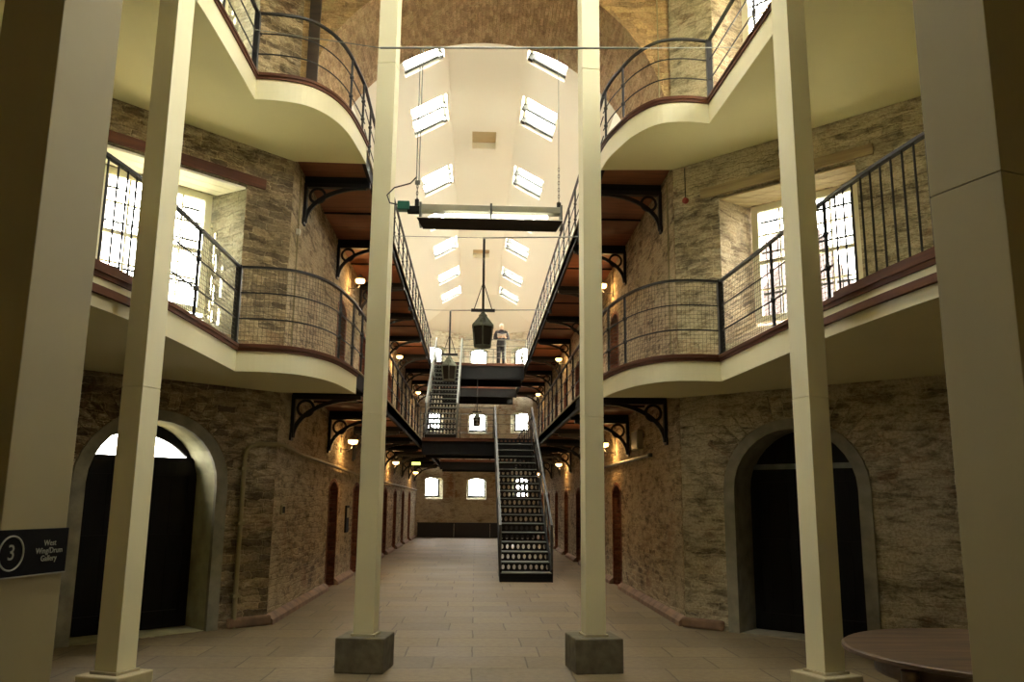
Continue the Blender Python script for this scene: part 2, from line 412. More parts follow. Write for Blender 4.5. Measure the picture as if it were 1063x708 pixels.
XL, XR, YC = -2.70, 2.83, 11.6          # corridor walls, corridor mouth
ZM0, ZM1, ZU0, ZU1 = 3.05, 3.37, 6.42, 6.77   # rotunda balcony soffit / floor
GM0, GM1, GU0, GU1 = 3.15, 3.40, 6.42, 6.64   # corridor gallery soffit / floor
YE = 38.9
XC = .065

# ------------------------------------------------------------------ floor
bm = NEW(); box(bm, -5.9, 5.9, -4.4, 41.5, -.2, 0); struct(obj('floor', bm, 'floor'))

# ------------------------------------------------------------------ openings
def arch_loop(s0, s1, z0, zs, rise, n=16, ex=1.0):
    c = (s0+s1)/2; hw = (s1-s0)/2
    return [(s0, z0)]+[(c-hw*math.cos(math.pi*k/n), zs+rise*math.sin(math.pi*k/n)**ex) for k in range(n+1)]+[(s1, z0)]
def seg_loop(s0, s1, z0, zs, rise, n=8):
    c = (s0+s1)/2; hw = (s1-s0)/2; Rr = (hw*hw+rise*rise)/(2*rise); zc = zs+rise-Rr; a0 = math.asin(hw/Rr)
    return [(s0, z0)]+[(c+Rr*math.sin(-a0+2*a0*k/n), zc+Rr*math.cos(a0-2*a0*k/n)) for k in range(n+1)]+[(s1, z0)]
def rect(s0, s1, t0, t1): return [(s0, t0), (s0, t1), (s1, t1), (s1, t0)]

# ------------------------------------------------------------------ 45 degree rotunda walls
HW = 10.8
WL = 3.70       # length of slanted wall
for side, O, u in (('left', V((XL, YC, 0)), V((-S2, -S2, 0))), ('right', V((XR, YC-.05, 0)), V((S2, -S2, 0)))):
    n = V((-S2, S2, 0)) if side == 'left' else V((S2, S2, 0))
    D = .75; e = .06 if side == 'left' else .0; nd = .60 if side == 'left' else .52
    holes = [(arch_loop(.79+e, 2.39+e, 0.004, 1.78, .76), arch_loop(.74+e, 2.44+e, 0.004, 1.78, .80), 2)]
    for dz in (0, 3.42):
        holes.append((rect(.72, 2.62, 3.74+dz, 5.86+dz), rect(.90, 2.44, 4.1+dz, 5.78+dz)))
    bm = NEW(); slab(bm, O, u, Z, n, D, [(0, 0), (0, HW), (WL, HW), (WL, 0)], holes, uvoff=(3, 0))
    # left wall is darker rubble with less limewash than the right
    lay = bm.loops.layers.uv.verify()
    struct(obj('wall_slanted_'+side, bm, ['rubble_dark' if side == 'left' else 'limewash', 'reveal_white' if side == 'left' else 'rubble', 'cream_lime' if side == 'left' else 'limestone'], uvdone=True))
    # dressed limestone surround of the doorway
    bm = NEW()
    fo = arch_loop(.64+e, 2.54+e, 0, 1.79, .88); fi = arch_loop(.79+e, 2.39+e, 0, 1.78, .76)
    pts = fo+fi[::-1]
    slab(bm, O-n*.025, u, Z, n, .06, pts, [], mis=(0, 0))
    struct(obj('trim_%d' % (1 if side == 'left' else 2), bm, 'limestone', uvdone=True), 'grey limestone arch surround of the %s doorway' % side)
    # rough voussoirs radiating over the surround
    bm = NEW(); c = 1.59+e
    for k in range(19):
        a0 = math.pi*(.06+.88*k/19)+.008; a1 = math.pi*(.06+.88*(k+1)/19)-.008; rr = .30+R.uniform(-.05, .05); ee = R.uniform(0, .014)
        q = [(c-1.0*math.cos(a)*f1*.965, 1.79+.89*math.sin(a)*f1) for a, f1 in ((a0, 1.0), (a1, 1.0))]
        q += [(c-(1.0+rr)*math.cos(a1), 1.80+(.91+rr)*math.sin(a1)), (c-(1.0+rr)*math.cos(a0), 1.80+(.91+rr)*math.sin(a0))]
        q = [(s_, min(z_, 3.04)) for s_, z_ in q]
        slab(bm, O-n*(.008+ee), u, Z, n, .05, q, [], mis=(0, 0), uvoff=(k*3.1, 0))
    struct(obj('trim_%d' % (3 if side == 'left' else 4), bm, 'rubble_dark' if side == 'left' else 'limewash', uvdone=True), 'ring of rough arch stones over the %s doorway' % side)
    # door set back in the opening
    dr = thing('door_%d' % (1 if side == 'left' else 2), 'tall black double doors in the %s arched stone doorway' % side, 'door', tuple(O+u*(1.59+e)+n*nd), kind='structure')
    for k, (a, b) in enumerate(((.74+e, 1.59+e), (1.591+e, 2.44+e))):
        bm = NEW(); obox(bm, O, u, Z, n, (a, b), (.004, 2.06), (nd, nd+.06)); lf = obj('leaf', bm, 'door', dr)
        bm = NEW()
        for z0, z1 in ((.02, .22), (1.0, 1.16), (1.9, 2.06)): obox(bm, O, u, Z, n, (a+.02, b-.02), (z0, z1), (nd-.025, nd))
        obox(bm, O, u, Z, n, (a+.02, a+.14), (.22, 1.9), (nd-.025, nd)); obox(bm, O, u, Z, n, (b-.14, b-.02), (.22, 1.9), (nd-.025, nd))
        if k: obox(bm, O, u, Z, n, (a-.04, a+.03), (.01, 2.06), (nd-.035, nd-.0255))
        obj('rail_and_stile', bm, 'door', lf)
    bm = NEW(); obox(bm, O, u, Z, n, (.74+e, 2.44+e), (2.06, 2.13), (nd-.04, nd+.08)); obj('transom', bm, 'door' if side == 'left' else 'steel', dr)
    # fanlight frame
    fh = seg_loop(.94+e*.5, 2.28+e*.5, 2.13, 2.15, .27, 12)
    bm = NEW(); slab(bm, O+n*nd, u, Z, n, .06, [(.72+e, 2.10)]+[(1.59+e-.87*math.cos(math.pi*k/14), 1.78+.80*math.sin(math.pi*k/14)) for k in range(1, 14) if 1.78+.80*math.sin(math.pi*k/14) > 2.14]+[(2.46+e, 2.10)],
                     [([(p[0], p[1]) for p in fh], [(p[0], p[1]) for p in fh])] if side == 'left' else [], mis=(0, 0)); obj('fanlight_frame', bm, 'door', dr, uvdone=True)
    if side == 'left':
        bm = NEW(); slab(bm, O+n*(nd+.02), u, Z, n, .006, fh, [], mis=(0, 0)); obj('fanlight_pane', bm, 'glass', dr, uvdone=True)
        portal(O+u*(1.59+e)+Z*2.28+n*(nd+.1), n, 1.4, .3)
    # windows
    for lv, dz in enumerate((0, 3.42)):
        wn = (1, 2, 3, 4)[lv*2+(0 if side == 'left' else 1)]
        wt = thing('window_%d' % wn, 'barred white window in the %s slanted wall, %s floor' % (side, ('first', 'second')[lv]), 'window', tuple(O+u*1.67+n*.6+Z*(4.1+dz)), kind='structure')
        fl = rect(.90, 2.44, 4.1+dz, 5.80+dz)
        h1 = rect(1.0, 1.62, 4.18+dz, 5.70+dz); h2 = rect(1.72, 2.34, 4.18+dz, 5.70+dz)
        bm = NEW(); slab(bm, O+n*.60, u, Z, n, .07, fl, [(h1, h1), (h2, h2)], mis=(0, 0)); obj('window_frame', bm, 'white_frame', wt, uvdone=True)
        bm = NEW()
        for a, b in ((1.0, 1.62), (1.72, 2.34)):
            obox(bm, O, u, Z, n, (a, b), (4.93+dz, 4.98+dz), (.61, .66))
            for zz in (4.55, 5.34): obox(bm, O, u, Z, n, (a, b), (zz+dz, zz+.022+dz), (.62, .65))
            mid = (a+b)/2; obox(bm, O, u, Z, n, (mid-.012, mid+.012), (4.18+dz, 5.70+dz), (.62, .65))
        obj('glazing_bars', bm, 'white_frame', wt)
        for a, b in ((1.0, 1.62), (1.72, 2.34)):
            bm = NEW(); obox(bm, O, u, Z, n, (a, b), (4.18+dz, 5.70+dz), (.635, .639)); obj('pane', bm, 'glass', wt)
        bm = NEW()
        for k in range(8):
            s_ = 1.06+k*.175; tube(bm, [O+u*s_+n*.70+Z*(4.1+dz), O+u*s_+n*.70+Z*(5.8+dz)], .011, 6)
        for zz in (4.5, 5.1, 5.55): obox(bm, O, u, Z, n, (.9, 2.44), (zz+dz, zz+.03+dz), (.695, .71))
        obj('iron_bars', bm, 'iron', wt)
        portal(O+u*1.67+Z*(4.95+dz)+n*.77, n, 1.54, 1.7)
        # timber lintel and boards lining the head
        bm = NEW(); obox(bm, O, u, Z, n, (.45, 2.85), (5.86+dz, 6.0+dz), (-.035, .25)); struct(obj('trim_%d' % (5+wn), bm, 'lintelwood' if side == 'right' else 'trimwood'), 'timber lintel over window')
        bm = NEW()
        for k in range(3): obox(bm, O, u, Z, n, (.70, 2.62), (5.80+dz, 5.83+dz), (.02+k*.195, .205+k*.195))
        obj('lining_boards', bm, 'white_frame' if side == 'left' else 'lintelwood', wt)

# ------------------------------------------------------------------ rest of the rotunda shell
pL = V((XL, YC, 0))+V((-S2, -S2, 0))*WL; pR = V((XR, YC-.05, 0))+V((S2, -S2, 0))*WL
bm = NEW(); box(bm, pL.x-.4, pL.x, -4, pL.y+.3, 0, HW); struct(obj('wall_left', bm, 'rubble_dark'))
wh = rect(4.2, 7.6, 7.5, 9.5)
bm = NEW(); slab(bm, V((pR.x, 0, 0)), Y, Z, X, .4, [(-4, 0), (-4, HW), (pR.y+.3, HW), (pR.y+.3, 0)], [(wh, wh)], mis=(0, 1)); struct(obj('wall_right', bm, ['rubble', 'reveal_white'], uvdone=True))
hwd = thing('window_21', 'added unseen window high in the right wall, brightening the brick arch', 'window', (pR.x+.25, 5.9, 7.5), kind='structure')  # window added out of view to brighten the arch and upper rotunda
bm = NEW()
for k in range(5): box(bm, pR.x+.22, pR.x+.28, 4.2+k*.84-.03+(.02 if k == 0 else 0), 4.2+k*.84+.03, 7.5, 9.5)
for z in (7.53, 8.5, 9.47): box(bm, pR.x+.22, pR.x+.28, 4.2, 7.6, z-.03, z+.03)
obj('window_frame', bm, 'white_frame', hwd)
bm = NEW(); box(bm, pR.x+.245, pR.x+.25, 4.2, 7.6, 7.5, 9.5); obj('pane', bm, 'glass', hwd)
portal(V((pR.x+.42, 5.9, 8.5)), X, 3.4, 2.0)
bm = NEW(); box(bm, pL.x-.4, pR.x+.4, -4.4, -4, 0, HW); struct(obj('wall_behind', bm, 'pillar_paint'))
# roof of the rotunda with a glazed lantern opening
ho = rect(-1.1, 1.2, 4.6, 7.0)
bm = NEW(); slab(bm, V((0, 0, HW)), X, Y, Z, .3, [(pL.x-.4, -4.4), (pR.x+.4, -4.4), (pR.x+.4, pR.y), (XR+.6, YC+.8), (XR, 13.8), (XL, 13.8), (XL-.6, YC+.8), (pL.x-.4, pL.y)], [(ho, ho)], mis=(0, 0))
struct(obj('ceiling', bm, 'soffit', uvdone=True))
rl = thing('window_20', 'rooflight over the rotunda', 'window', (0, 5.8, HW), kind='structure')
bm = NEW()
for k in range(4): box(bm, -1.1, 1.2, 4.6+k*.8-.03, 4.6+k*.8+.03, HW+.05, HW+.12)
obj('glazing_bars', bm, 'white_frame', rl)
bm = NEW(); box(bm, -1.1, 1.2, 4.6, 7.0, HW+.2, HW+.206); obj('pane', bm, 'glass', rl)
portal(V((.05, 5.8, HW+.28)), Z, 2.3, 2.4, up=Y)

# ------------------------------------------------------------------ brick arch at the corridor mouth
zc, Ra = 6.93, 2.765; cx = (XL+XR)/2
arc = [(cx-Ra*math.cos(math.pi*k/40), zc+Ra*math.sin(math.pi*k/40)) for k in range(41)]
arc[0] = (XL, zc); arc[-1] = (XR, zc)
bm = NEW(); slab(bm, V((0, YC, 0)), X, Z, Y, 2.2, [(XL-.6, 6.9), (XL-.6, HW), (XR+.6, HW), (XR+.6, 6.9), (XR, 6.9)]+arc[::-1]+[(XL, 6.9)], [], mis=(0, 1), rimmi=1)
struct(obj('wall_arch', bm, ['arch_face', 'arch_brick'], uvdone=True), 'brick arch wall across the mouth of the cell corridor')

bm = NEW(); box(bm, -2.60, -2.44, YC-.05, YC-.001, 6.80, HW); struct(obj('trim_40', bm, 'celldoor'), 'dark vertical strip beside the brick arch')  # thin raised box drawing the dark strip on the wall
# ------------------------------------------------------------------ corridor walls with cell doorways
def doors(y0): return [y0+3.15*k for k in range(7)]
DL, DR = doors(16.4), doors(16.95)
YW = 39.5
for side, x, n, ys in (('left', XL, -X, DL), ('right', XR, X, DR)):
    holes = []
    for lv, z0 in ((0, .004), (1, GM1+.01)):
        for yy in ys:
            lp = seg_loop(yy-.46, yy+.46, z0, z0+1.93-(.1 if lv == 0 else 0), .12, 6); holes.append((lp, lp))
    bm = NEW(); slab(bm, V((x, 0, 0)), Y, Z, n, .5, [(YC-.001, 0), (YC-.001, 9.72), (YW+.6, 9.72), (YW+.6, 0)], holes, uvoff=(0, 0))
    struct(obj('wall_corridor_'+side, bm, ['rubble', 'red_brick'], uvdone=True))
    # brick edging round each cell doorway, cell door
    dn = 3 if side == 'left' else 20
    for lv, z0 in ((0, 0), (1, GM1)):
        for i, yy in enumerate(ys):
            dr = thing('door_%d' % dn, 'dark cell door with brick jambs, %s from the front, %s wall, %s floor' % (ORD[i], side, ('ground', 'first')[lv]), 'door', (x, yy, z0), kind='structure'); dn += 1
            bm = NEW(); lo = seg_loop(yy-.53, yy+.53, z0+.004, z0+1.95-(.1 if lv == 0 else 0), .16, 6); li = seg_loop(yy-.46, yy+.46, z0+.004, z0+1.93-(.1 if lv == 0 else 0), .12, 6)
            slab(bm, V((x, 0, 0))-n*.012, Y, Z, n, .03, lo+li[::-1], [], mis=(0, 0)); obj('brick_surround', bm, 'red_brick', dr, uvdone=True)
            bm = NEW(); obox(bm, V((x, 0, 0)), Y, Z, n, (yy-.46, yy+.46), (z0+.01, z0+2.06), (.36, .42)); lf = obj('leaf', bm, 'celldoor', dr)
            bm = NEW(); obox(bm, V((x, 0, 0)), Y, Z, n, (yy-.12, yy+.12), (z0+1.3, z0+1.45), (.345, .36)); obj('hatch', bm, 'iron', lf)
    bm = NEW(); a_, b_ = sorted((x-n.x*.0, x-n.x*.02)); box(bm, a_, b_, 13.85, 39.4, GU1+.2, 9.70); struct(obj('wall_plaster_'+side, bm, 'ceil'))
    # rounded skirting between the doorways
    bm = NEW(); edges = [YC-.02]+[e for yy in ys for e in (yy-.5, yy+.5)]+[YW]
    for a, b in zip(edges[::2], edges[1::2]):
        sg = -n
        prof = [(0, 0), (.09, 0), (.085, .06), (.045, .10), (0, .13)]
        A = [bm.verts.new(V((x, a, 0))+sg*p[0]+Z*p[1]) for p in prof]; B = [bm.verts.new(V((x, b, 0))+sg*p[0]+Z*p[1]) for p in prof]
        fs = [bm.faces.new((A[k], A[k+1], B[k+1], B[k])) for k in range(4)]+[bm.faces.new(A), bm.faces.new(B)]
        bmesh.ops.recalc_face_normals(bm, faces=fs)
    struct(obj('baseboard_'+side, bm, 'skirt'))
    # skirting on the slanted wall up to the doorway
bm = NEW()
for O, u, n in ((V((XL, YC, 0)), V((-S2, -S2, 0)), V((-S2, S2, 0))), (V((XR, YC-.05, 0)), V((S2, -S2, 0)), V((S2, S2, 0)))):
    obox(bm, O, u, Z, n, (-.03, .58), (0, .13), (-.08, .01)); obox(bm, O, u, Z, n, (2.62, 3.7), (0, .13), (-.08, .01))
struct(obj('baseboard_slanted', bm, 'skirt', bevel=.03))

# ------------------------------------------------------------------ far end wall: three facets with nine barred windows
EW = [(XL-.05, 39.45), (-.95, 40.5), (1.08, 40.5), (XR+.05, 39.45)]
wn = 30
levels = [(1.85, 2.62, .10), (4.98, 5.72, .10), (8.16, 8.86, .14)]
fname = ['wall_back_left', 'wall_back', 'wall_back_right']
for fi in range(3):
    a, b = V((*EW[fi], 0)), V((*EW[fi+1], 0)); L = (b-a).length; u = (b-a).normalized(); n = V((-u.y, u.x, 0))
    if n.y < 0: n = -n
    if fi == 0: scs = L*.47
    elif fi == 1: scs = L*.5
    else: scs = L*.53
    hw = .40; holes = []
    for z0, zs, rise in levels: holes.append((seg_loop(scs-hw-.06, scs+hw+.06, z0-.14, zs, rise), seg_loop(scs-hw, scs+hw, z0, zs, rise)))
    bm = NEW(); slab(bm, a, u, Z, n, .45, [(-.0, 0), (0, 9.72), (L, 9.72), (L, 0)], holes, uvoff=(fi*7, 0))
    struct(obj(fname[fi], bm, ['endwall', 'reveal_white'], uvdone=True))
    for z0, zs, rise in levels:
        wt = thing('window_%d' % wn, 'small arched barred window in the far end wall', 'window', tuple(a+u*scs+n*.35+Z*z0), kind='structure'); wn += 1
        fo = seg_loop(scs-hw-.03, scs+hw+.03, z0-.03, zs, rise+.02); fi_ = seg_loop(scs-hw+.04, scs+hw-.04, z0+.04, zs-.01, rise-.02)
        bm = NEW(); slab(bm, a+n*.33, u, Z, n, .05, fo, [(fi_, fi_)], mis=(0, 0)); obj('window_frame', bm, 'iron', wt, uvdone=True)
        bm = NEW()
        for k in range(4): s_ = scs-hw+.16*(k+1); obox(bm, a, u, Z, n, (s_-.008, s_+.008), (z0, zs+rise*.8), (.345, .36))
        for k in range(3): zz = z0+(zs-z0)*(k+1)/3.5; obox(bm, a, u, Z, n, (scs-hw, scs+hw), (zz-.008, zz+.008), (.345, .36))
        obj('iron_bars', bm, 'iron', wt)
        bm = NEW(); slab(bm, a+n*.37, u, Z, n, .005, fi_, [], mis=(0, 0)); obj('pane', bm, 'glass', wt, uvdone=True)
        portal(a+u*scs+Z*((z0+zs)/2)+n*.5, n, .8, zs-z0)

# ------------------------------------------------------------------ white ceiling with skylights
ZF, XF = 10.86, .79; YF = 37.1; YA = 13.75
bm = NEW()
vh = [rect(YA0, YA0+1.05, -.30+XC, .32+XC) for YA0 in (20.0, 30.2)]
# flat strip (u = Y, v = X)
slab(bm, V((0, 0, ZF)), Y, X, Z, .3, [(YA, XC-XF), (YA, XC+XF), (YF, XC+XF), (YF, XC-XF)], [(h, h) for h in vh], mis=(0, 0))
rows = [14.9, 17.9, 22.0, 25.2, 28.4, 32.2, 35.4]
SK = []
for sg, xw in ((-1, XL-.1), (1, XR+.1)):
    A = V((XC+sg*XF, 0, ZF)); B = V((xw, 0, 9.70)); v = (B-A); L = v.length; v.normalize()
    n = Y.cross(v); n = n if n.z > 0 else -n
    hs = [rect(r, r+1.5, .10, 1.02) for r in rows]
    slab(bm, A, Y, v, n, .3, [(YA, -.0), (YA, L), (YF, L), (YF, 0)], [(h, h) for h in hs], mis=(0, 0))
    for r in rows: SK.append((sg, A, v, n, r))
# hipped end running down to the faceted end wall
F0, F1 = V((XC-XF, YF, ZF)), V((XC+XF, YF, ZF))
wl = V((XL-.1, YF, 9.70)); wr = V((XR+.1, YF, 9.70))
E = [V((x, y, 9.70)) for x, y in EW]
def tri(*p):
    vs = [bm.verts.new(q) for q in p]; f = bm.faces.new(vs)
    f.normal_update()
    if f.normal.z > 0: f.normal_flip()
def up(p): return p+V((0, .0, 0))
E0 = V((XL-.1, EW[0][1]+.1, 9.7)); E3 = V((XR+.1, EW[3][1]+.1, 9.7)); E1 = E[1]+V((-.03, .12, 0)); E2 = E[2]+V((.03, .12, 0))
tri(F0, wl, E0); tri(F0, E0, E1); tri(F0, E1, E2, F1); tri(F1, E2, E3); tri(F1, E3, wr)
struct(obj('ceiling_corridor', bm, 'ceil'))
for k, y0 in enumerate((20.0, 30.2)):
    bm = NEW(); box(bm, XC-.30, XC+.32, y0, y0+1.05, ZF+.18, ZF+.24)
    struct(obj('trim_%d' % (20+k), bm, 'vent'), 'tan hatch board recessed in the white ceiling')
# outer roof skin so no daylight leaks in round the hip
bm = NEW()
box(bm, XL-.7, XR+.7, 37.0, 41.4, 11.2, 11.3)
box(bm, XL-.7, XL-.6, 12.0, 41.4, 9.5, 11.3) if False else None
box(bm, XL-.7, XR+.7, 41.3, 41.4, 9.6, 11.3)
for x0 in (XL-.7, XR+.6): box(bm, x0, x0+.1, 37.0, 41.4, 9.6, 11.3)
struct(obj('ceiling_hip_cover', bm, 'ceil'))
bm = NEW()
for x0, x1 in ((XL-1.0, XL), (XR, XR+1.0)): box(bm, x0, x1, YC+.3, 41.4, 9.68, 9.74) if False else None
bm.free()

for i, (sg, A, v, n, r) in enumerate(SK):
    side = 'left' if sg < 0 else 'right'
    wt = thing('window_%d' % (50+i), 'roof skylight, %s slope' % side, 'window', tuple(A+Y*(r+.75)+v*.56), kind='structure')
    bm = NEW(); fl = rect(r, r+1.5, .10, 1.02); ih = rect(r+.06, r+1.44, .16, .96)
    slab(bm, A+n*.16, Y, v, n, .05, fl, [(ih, ih)], mis=(0, 0)); obj('frame', bm, 'white_frame', wt, uvdone=True)
    bm = NEW()
    for yy in (r+.75, r+1.44): obox(bm, A, Y, v, n, (yy-.055, yy+.055), (.10, 1.0), (.08, .2))
    for yy in (r+.75, r+1.44): obox(bm, A, Y, v, n, (yy-.08, yy+.055), (.10, .20), (.04, .2))
    obj('glazing_bars', bm, 'darksteel', wt)
    bm = NEW(); obox(bm, A, Y, v, n, (r+.06, r+1.44), (.16, .96), (.19, .195)); obj('pane', bm, 'glass', wt)
    portal(A+Y*(r+.75)+v*.56+n*.31, n, 1.5, .92, up=v)

# ------------------------------------------------------------------ rotunda balconies
def edge_path(side, lv):
    if side == 'left':
        near = [(-4.3, 2.6), (-3.75, 4.0), (-3.27, 5.2), (-3.03, 6.1), (-2.90, 6.8), (-2.83, 7.6), (-2.80, 8.6), (-2.79, 9.67)]
        cur = [(-2.79, 9.67), (-2.5, 9.69), (-2.18, 9.80), (-1.95, 10.08), (-1.80, 10.5), (-1.72, 11.1), (-1.68, 11.6)]
    else:
        dy = .1 if lv else 0
        near = [(4.4, 2.6), (3.85, 4.0), (3.35, 5.2), (3.19, 6.0), (3.10, 6.8), (3.04, 7.6), (3.0, 8.6), (2.94, 9.88+dy)]
        cur = [(2.94, 9.88+dy), (2.6, 9.85+dy), (2.28, 9.95+dy), (2.04, 10.30+dy), (1.90, 10.75+dy), (1.82, 11.2), (1.78, 11.6)]
    return catmull(near, 4), catmull(cur, 5)
def inward(side): return 1 if side == 'left' else -1       # sign making offset() positive = over the deck
balc = {}
for side in ('left', 'right'):
    for lv in (0, 1):
        nr, cu = edge_path(side, lv); full = nr+cu[1:]
        balc[side, lv] = (nr, cu, full)
        z0, z1 = ((ZM0, ZM1), (ZU0, ZU1))[lv]
        floor_ = ('first floor', 'second floor')[lv]
        root = thing('balcony', '%s %s balcony in the rotunda with cream curved fascia and brown timber edge' % (('lower', 'upper')[lv], side), 'balcony', (full[-1][0]*1.2, 9.5, z0))
        if side == 'left': wallpts = [(XL, YC-.02), (pL.x+.02, pL.y-.02), (pL.x+.02, 2.6)]
        else: wallpts = [(XR, YC-.07), (pR.x-.02, pR.y-.02), (pR.x-.02, 2.6)]
        bm = NEW(); poly = full+wallpts
        slab(bm, V((0, 0, z0)), X, Y, Z, z1-z0-.02, poly, [], mis=(0, 0)); obj('deck', bm, 'soffit', root, uvdone=True)
        s = inward(side)
        bm = NEW(); ribbon(bm, full, -s*.0, -s*(-.03) if False else s*-.012, z0-.003, z1-.085) ; obj('fascia', bm, 'cream', root)
        bm = NEW(); ribbon(bm, full, s*.0, s*-.03, z1-.085, z1); ribbon(bm, full, s*.0, s*-.045, z1-.045, z1-.02)
        obj('timber_edge', bm, 'trimwood', root)
        # nearer stretch: second moulding and a deeper timber sill
        ni = [p for p in nr if p[1] < 7.45]
        if side == 'left' or side == 'right':
            bm = NEW(); ribbon(bm, ni, s*.0, s*-.05, z0+.10, z0+.13); ribbon(bm, ni, s*.0, s*-.035, z0+.13, z0+.17); obj('lower_moulding', bm, 'trimwood', root)

# ------------------------------------------------------------------ railings
def railing(label, cat_group, path, z0, h=.92, posts=(), r=.02, midrails=2, mesh=False, thick=(), nm='railing', mat='iron', closed_ends=True, prad=.017, meshrange=None):
    root = thing(nm, label, 'railing', (path[0][0], path[0][1], z0), cat_group)
    P3 = [V((p[0], p[1], z0+h)) for p in path]
    bm = NEW(); ribbon(bm, path, -.022, .022, z0+h-.012, z0+h+.012); obj('handrail', bm, mat, root)
    for k in range(midrails):
        zz = z0+h*(k+1)/(midrails+1); bm = NEW(); tube(bm, [(p[0], p[1], zz) for p in path], .009, 6); obj('mid_rail', bm, mat, root)
    for p in posts:
        bm = NEW(); tube(bm, [(p[0], p[1], z0), (p[0], p[1], z0+h)], prad, 8)
        for k in range(midrails): lathe(bm, [(prad, -.03), (prad*1.7, -.012), (prad*1.7, .012), (prad, .03)], (p[0], p[1], z0+h*(k+1)/(midrails+1)), 8)
        lathe(bm, [(prad*2.2, 0), (prad*2, .015), (prad, .04)], (p[0], p[1], z0), 8)
        obj('post', bm, mat, root)
    for p in thick:
        bm = NEW(); box(bm, p[0]-.035, p[0]+.035, p[1]-.035, p[1]+.035, z0, z0+h+.02); box(bm, p[0]-.05, p[0]+.05, p[1]-.05, p[1]+.05, z0, z0+.03); obj('corner_post', bm, mat, root, bevel=.006)
    if mesh:
        mp = path if meshrange is None else [p for p in path if meshrange(p)]
        bm = NEW()
        for p in walk(mp, .05, .025): bar(bm, (p[0], p[1], z0+.02), (p[0], p[1], z0+h-.02), .003, .003)
        k = 0
        while .05*(k+1) < h:
            zz = z0+.05*(k+1); k += 1
            ribbon(bm, mp, -.0015, .0015, zz-.0015, zz+.0015)
        obj('wire_mesh', bm, 'wire', root)
    return root
def spindled(label, path, z0, h, group=None):
    root = thing('spindle_railing', label, 'railing', (path[0][0], path[0][1], z0), group)
    bm = NEW(); ribbon(bm, path, -.025, .025, z0, z0+.06); obj('timber_sill', bm, 'trimwood', root)
    bm = NEW(); ribbon(bm, path, -.025, .025, z0+h-.012, z0+h+.014); obj('handrail', bm, 'iron', root)
    for p in walk(path, .14, .05):
        bm = NEW(); tube(bm, [(p[0], p[1], z0+.04), (p[0], p[1], z0+h)], .009, 6); obj('spindle', bm, 'iron', root)
    return root
def interp(path, ys):
    out = []
    for y in ys:
        for a, b in zip(path, path[1:]):
            if min(a[1], b[1]) <= y <= max(a[1], b[1]) and a[1] != b[1]:
                t = (y-a[1])/(b[1]-a[1]); out.append((a[0]+(b[0]-a[0])*t, y)); break
    return out
XGL, XGR = {0: -1.62, 1: -1.70}, {0: 1.74, 1: 1.80}
for side in ('left', 'right'):
    s = inward(side)
    for lv in (0, 1):
        nr, cu, full = balc[side, lv]
        z1 = (ZM1, ZU1)[lv]; hh = (.93, .83)[lv]
        gx = XGL[lv]+.0 if side == 'left' else XGR[lv]
        yb = (24.4, 30.7)[lv]
        gp = [(full[-1][0]+(gx-full[-1][0])*t, 11.6+3*t) for t in (.5, 1)]
        if lv == 0:
            a = [p for p in nr if p[1] >= 6.95]; near = [p for p in nr if p[1] <= 7.0]
        else: a = [p for p in nr if p[1] > 2]; near = []
        path = offset(a+cu[1:], s*.035)
        corner = offset(a+cu[1:], s*.035)[len(a)-1]
        ps = interp([p for p in path if p[1] < corner[1]], [8.32, 7.1] if lv == 0 else [8.45, 7.1, 5.7, 4.3])
        ps += interp(path[len(a):], [10.75, 11.45])
        railing('%s curved black iron railing on the %s rotunda balcony' % (('lower', 'upper')[lv], side), None, path, z1, hh, ps, mesh=(lv == 0), thick=[corner])
        if near:
            spindled('black spindled railing on a brown timber sill, %s lower balcony beyond the outer column' % side, offset(near, s*.04), ZM1, .93)

